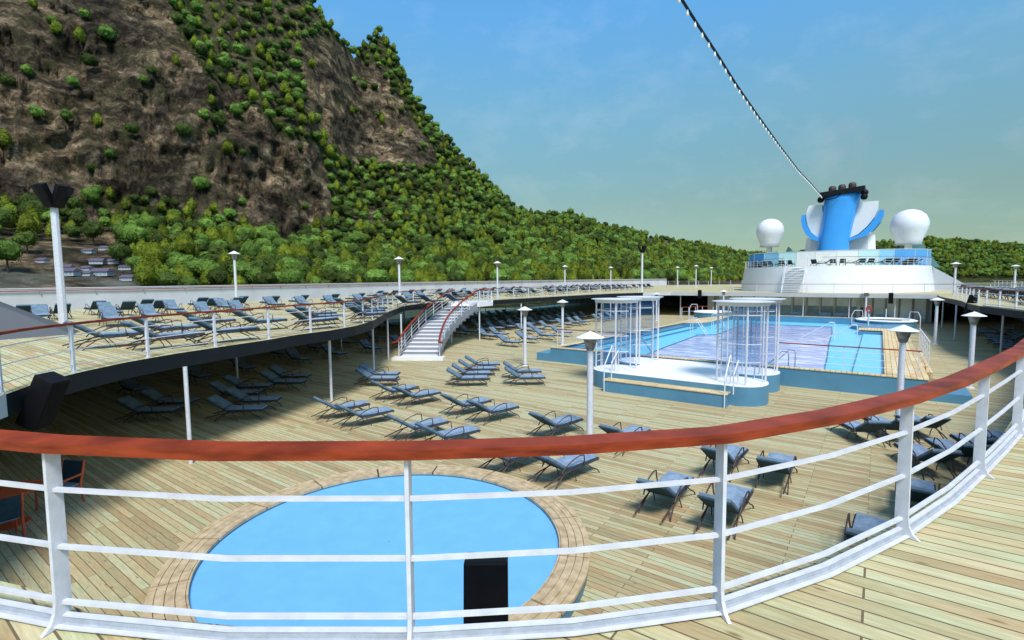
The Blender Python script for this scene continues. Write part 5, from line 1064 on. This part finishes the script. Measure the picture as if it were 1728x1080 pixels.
for i, (tr, X, Y, key) in enumerate(info):
    x, y, z, sc, kd, px, py, dist = tr; L_ = cnt[key]; k_ = L_.index(id(tr))
    od = '' if len(L_) == 1 else (', leftmost' if k_ == 0 else ', rightmost' if k_ == len(L_)-1 else ', %s from left' % ORD[min(k_, 25)])
    t = empty(KNm[kd], (x, y, z)); t.scale = (sc, sc, sc*float(rs.uniform(.9, 1.15))); t.rotation_euler = (0, 0, float(rs.uniform(0, 6.28)))
    tag(t, '%s %s %s%s' % (KS[kd], key[1], key[2], od), 'tree', 'trees of the mountain woodland')
    for nm, me_ in (('crown', CR[kd][i % 3]), ('trunk', TK[i % 3])): c = bpy.data.objects.new(nm, me_); COL.objects.link(c); c.parent = t
# the rest of the forest: one object, its trees instanced by geometry nodes
lib = bpy.data.collections.new('forest_kinds')
for k in range(3):
    for s in range(2): lib.objects.link(bpy.data.objects.new('leaf_crown', CRL[k][s]))
names = [o_.name for o_ in lib.objects]; order = {nm: i for i, nm in enumerate(sorted(names))}
me = bpy.data.meshes.new('forest'); me.from_pydata([(t[0], t[1], t[2]) for t in rest], [], [])
for nm, ty, vals in (('species', 'INT', [order[names[t[4]*2+(i % 2)]] for i, t in enumerate(rest)]), ('size', 'FLOAT', [t[3] for t in rest]), ('turn', 'FLOAT', [float(v) for v in rs.uniform(0, 6.28, len(rest))])):
    a_ = me.attributes.new(nm, ty, 'POINT'); a_.data.foreach_set('value', vals)
fo = bpy.data.objects.new('forest', me); COL.objects.link(fo); tag(fo, 'dense green forest of mixed trees covering the mountainside and far hills', 'forest', None, 'stuff')
ng = bpy.data.node_groups.new('forest_scatter', 'GeometryNodeTree'); ng.interface.new_socket('Geometry', in_out='INPUT', socket_type='NodeSocketGeometry'); ng.interface.new_socket('Geometry', in_out='OUTPUT', socket_type='NodeSocketGeometry')
gn = ng.nodes.new; gi = gn('NodeGroupInput'); go = gn('NodeGroupOutput'); ip = gn('GeometryNodeInstanceOnPoints'); ci = gn('GeometryNodeCollectionInfo'); ci.inputs['Collection'].default_value = lib; ci.inputs['Separate Children'].default_value = True; ci.inputs['Reset Children'].default_value = True
def attr(nm, ty):
    a = gn('GeometryNodeInputNamedAttribute'); a.data_type = ty; a.inputs['Name'].default_value = nm
    return [o_ for o_ in a.outputs if o_.name == 'Attribute' and o_.enabled][0]
ak = attr('species', 'INT'); as_ = attr('size', 'FLOAT'); ar = attr('turn', 'FLOAT'); cb = gn('ShaderNodeCombineXYZ'); ng.links.new(ar, cb.inputs['Z'])
ng.links.new(gi.outputs[0], ip.inputs['Points']); ng.links.new(ci.outputs[0], ip.inputs['Instance']); ip.inputs['Pick Instance'].default_value = True
ng.links.new(ak, ip.inputs['Instance Index']); ng.links.new(cb.outputs[0], ip.inputs['Rotation']); ng.links.new(as_, ip.inputs['Scale']); ng.links.new(ip.outputs[0], go.inputs[0])
mod = fo.modifiers.new('scatter', 'NODES'); mod.node_group = ng
print('TREES', len(TREES), 'rest', len(rest), 'farthest big', big[-1][7])

# ---- small huts at the mountain foot
HM = mat('hut wall', (.42, .44, .46), rough=.7, var=.15); HR = mat('purple grey hut roof', (.10, .08, .12), rough=.7, var=.2)
HP = [(150, 425, 1.0), (178, 420, 1.0), (72, 441, .9), (165, 443, 1.1), (193, 443, 1.0), (112, 453, 1.0), (147, 454, .9), (213, 453, 1.0), (231, 453, 1.0), (116, 463, 1.4), (145, 463, .9), (173, 463, 1.4), (217, 471, 1.1)]
HO = ['upper left', 'upper right', 'leftmost', 'tall one below the upper pair', 'middle right', 'left one behind the speaker mast', 'second left', 'right one of a near pair', 'rightmost', 'long one by the speaker mast', 'small lower one', 'long lower one', 'lowest']
for (x, y, s_), lab in zip(HP, HO):
    ss = np.linspace(.05, .7, 500); P_, Y_ = terrain(np.full(500, float(x)), ss); k = int(np.argmin(np.abs(np.array([proj(p)[1] for p in P_])-(y+2)))); p = P_[k]
    t = empty('hut', (p[0], p[1], p[2]-.3), math.radians(40+rnd.uniform(-12, 12))); t.scale = (s_, s_, s_); tag(t, 'tiny grey walled hut with dark purple roof, '+lab, 'hut', 'huts at the mountain foot')
    q = MB(); q.box(-3.6, 3.6, -2.2, 2.2, 0, 2.1); q.build('wall', HM, t)
    q = MB(); q.add([(-4, -2.7, 2.0), (4, -2.7, 2.0), (4, 2.7, 2.0), (-4, 2.7, 2.0), (-3.6, 0, 3.6), (3.6, 0, 3.6)], [(0, 1, 5, 4), (2, 3, 4, 5), (1, 2, 5), (3, 0, 4), (3, 2, 1, 0)]); q.build('roof', HR, t)
    q = MB()
    for k in range(4): q.box(-3.1+k*1.7, -2.2+k*1.7, -2.23, -2.19, .7, 1.6)
    for k in range(4): q2 = MB(); q2.box(-3.1+k*1.7, -2.2+k*1.7, -2.23, -2.18, .7, 1.6); q2.build('window', M['window_dark'], t)
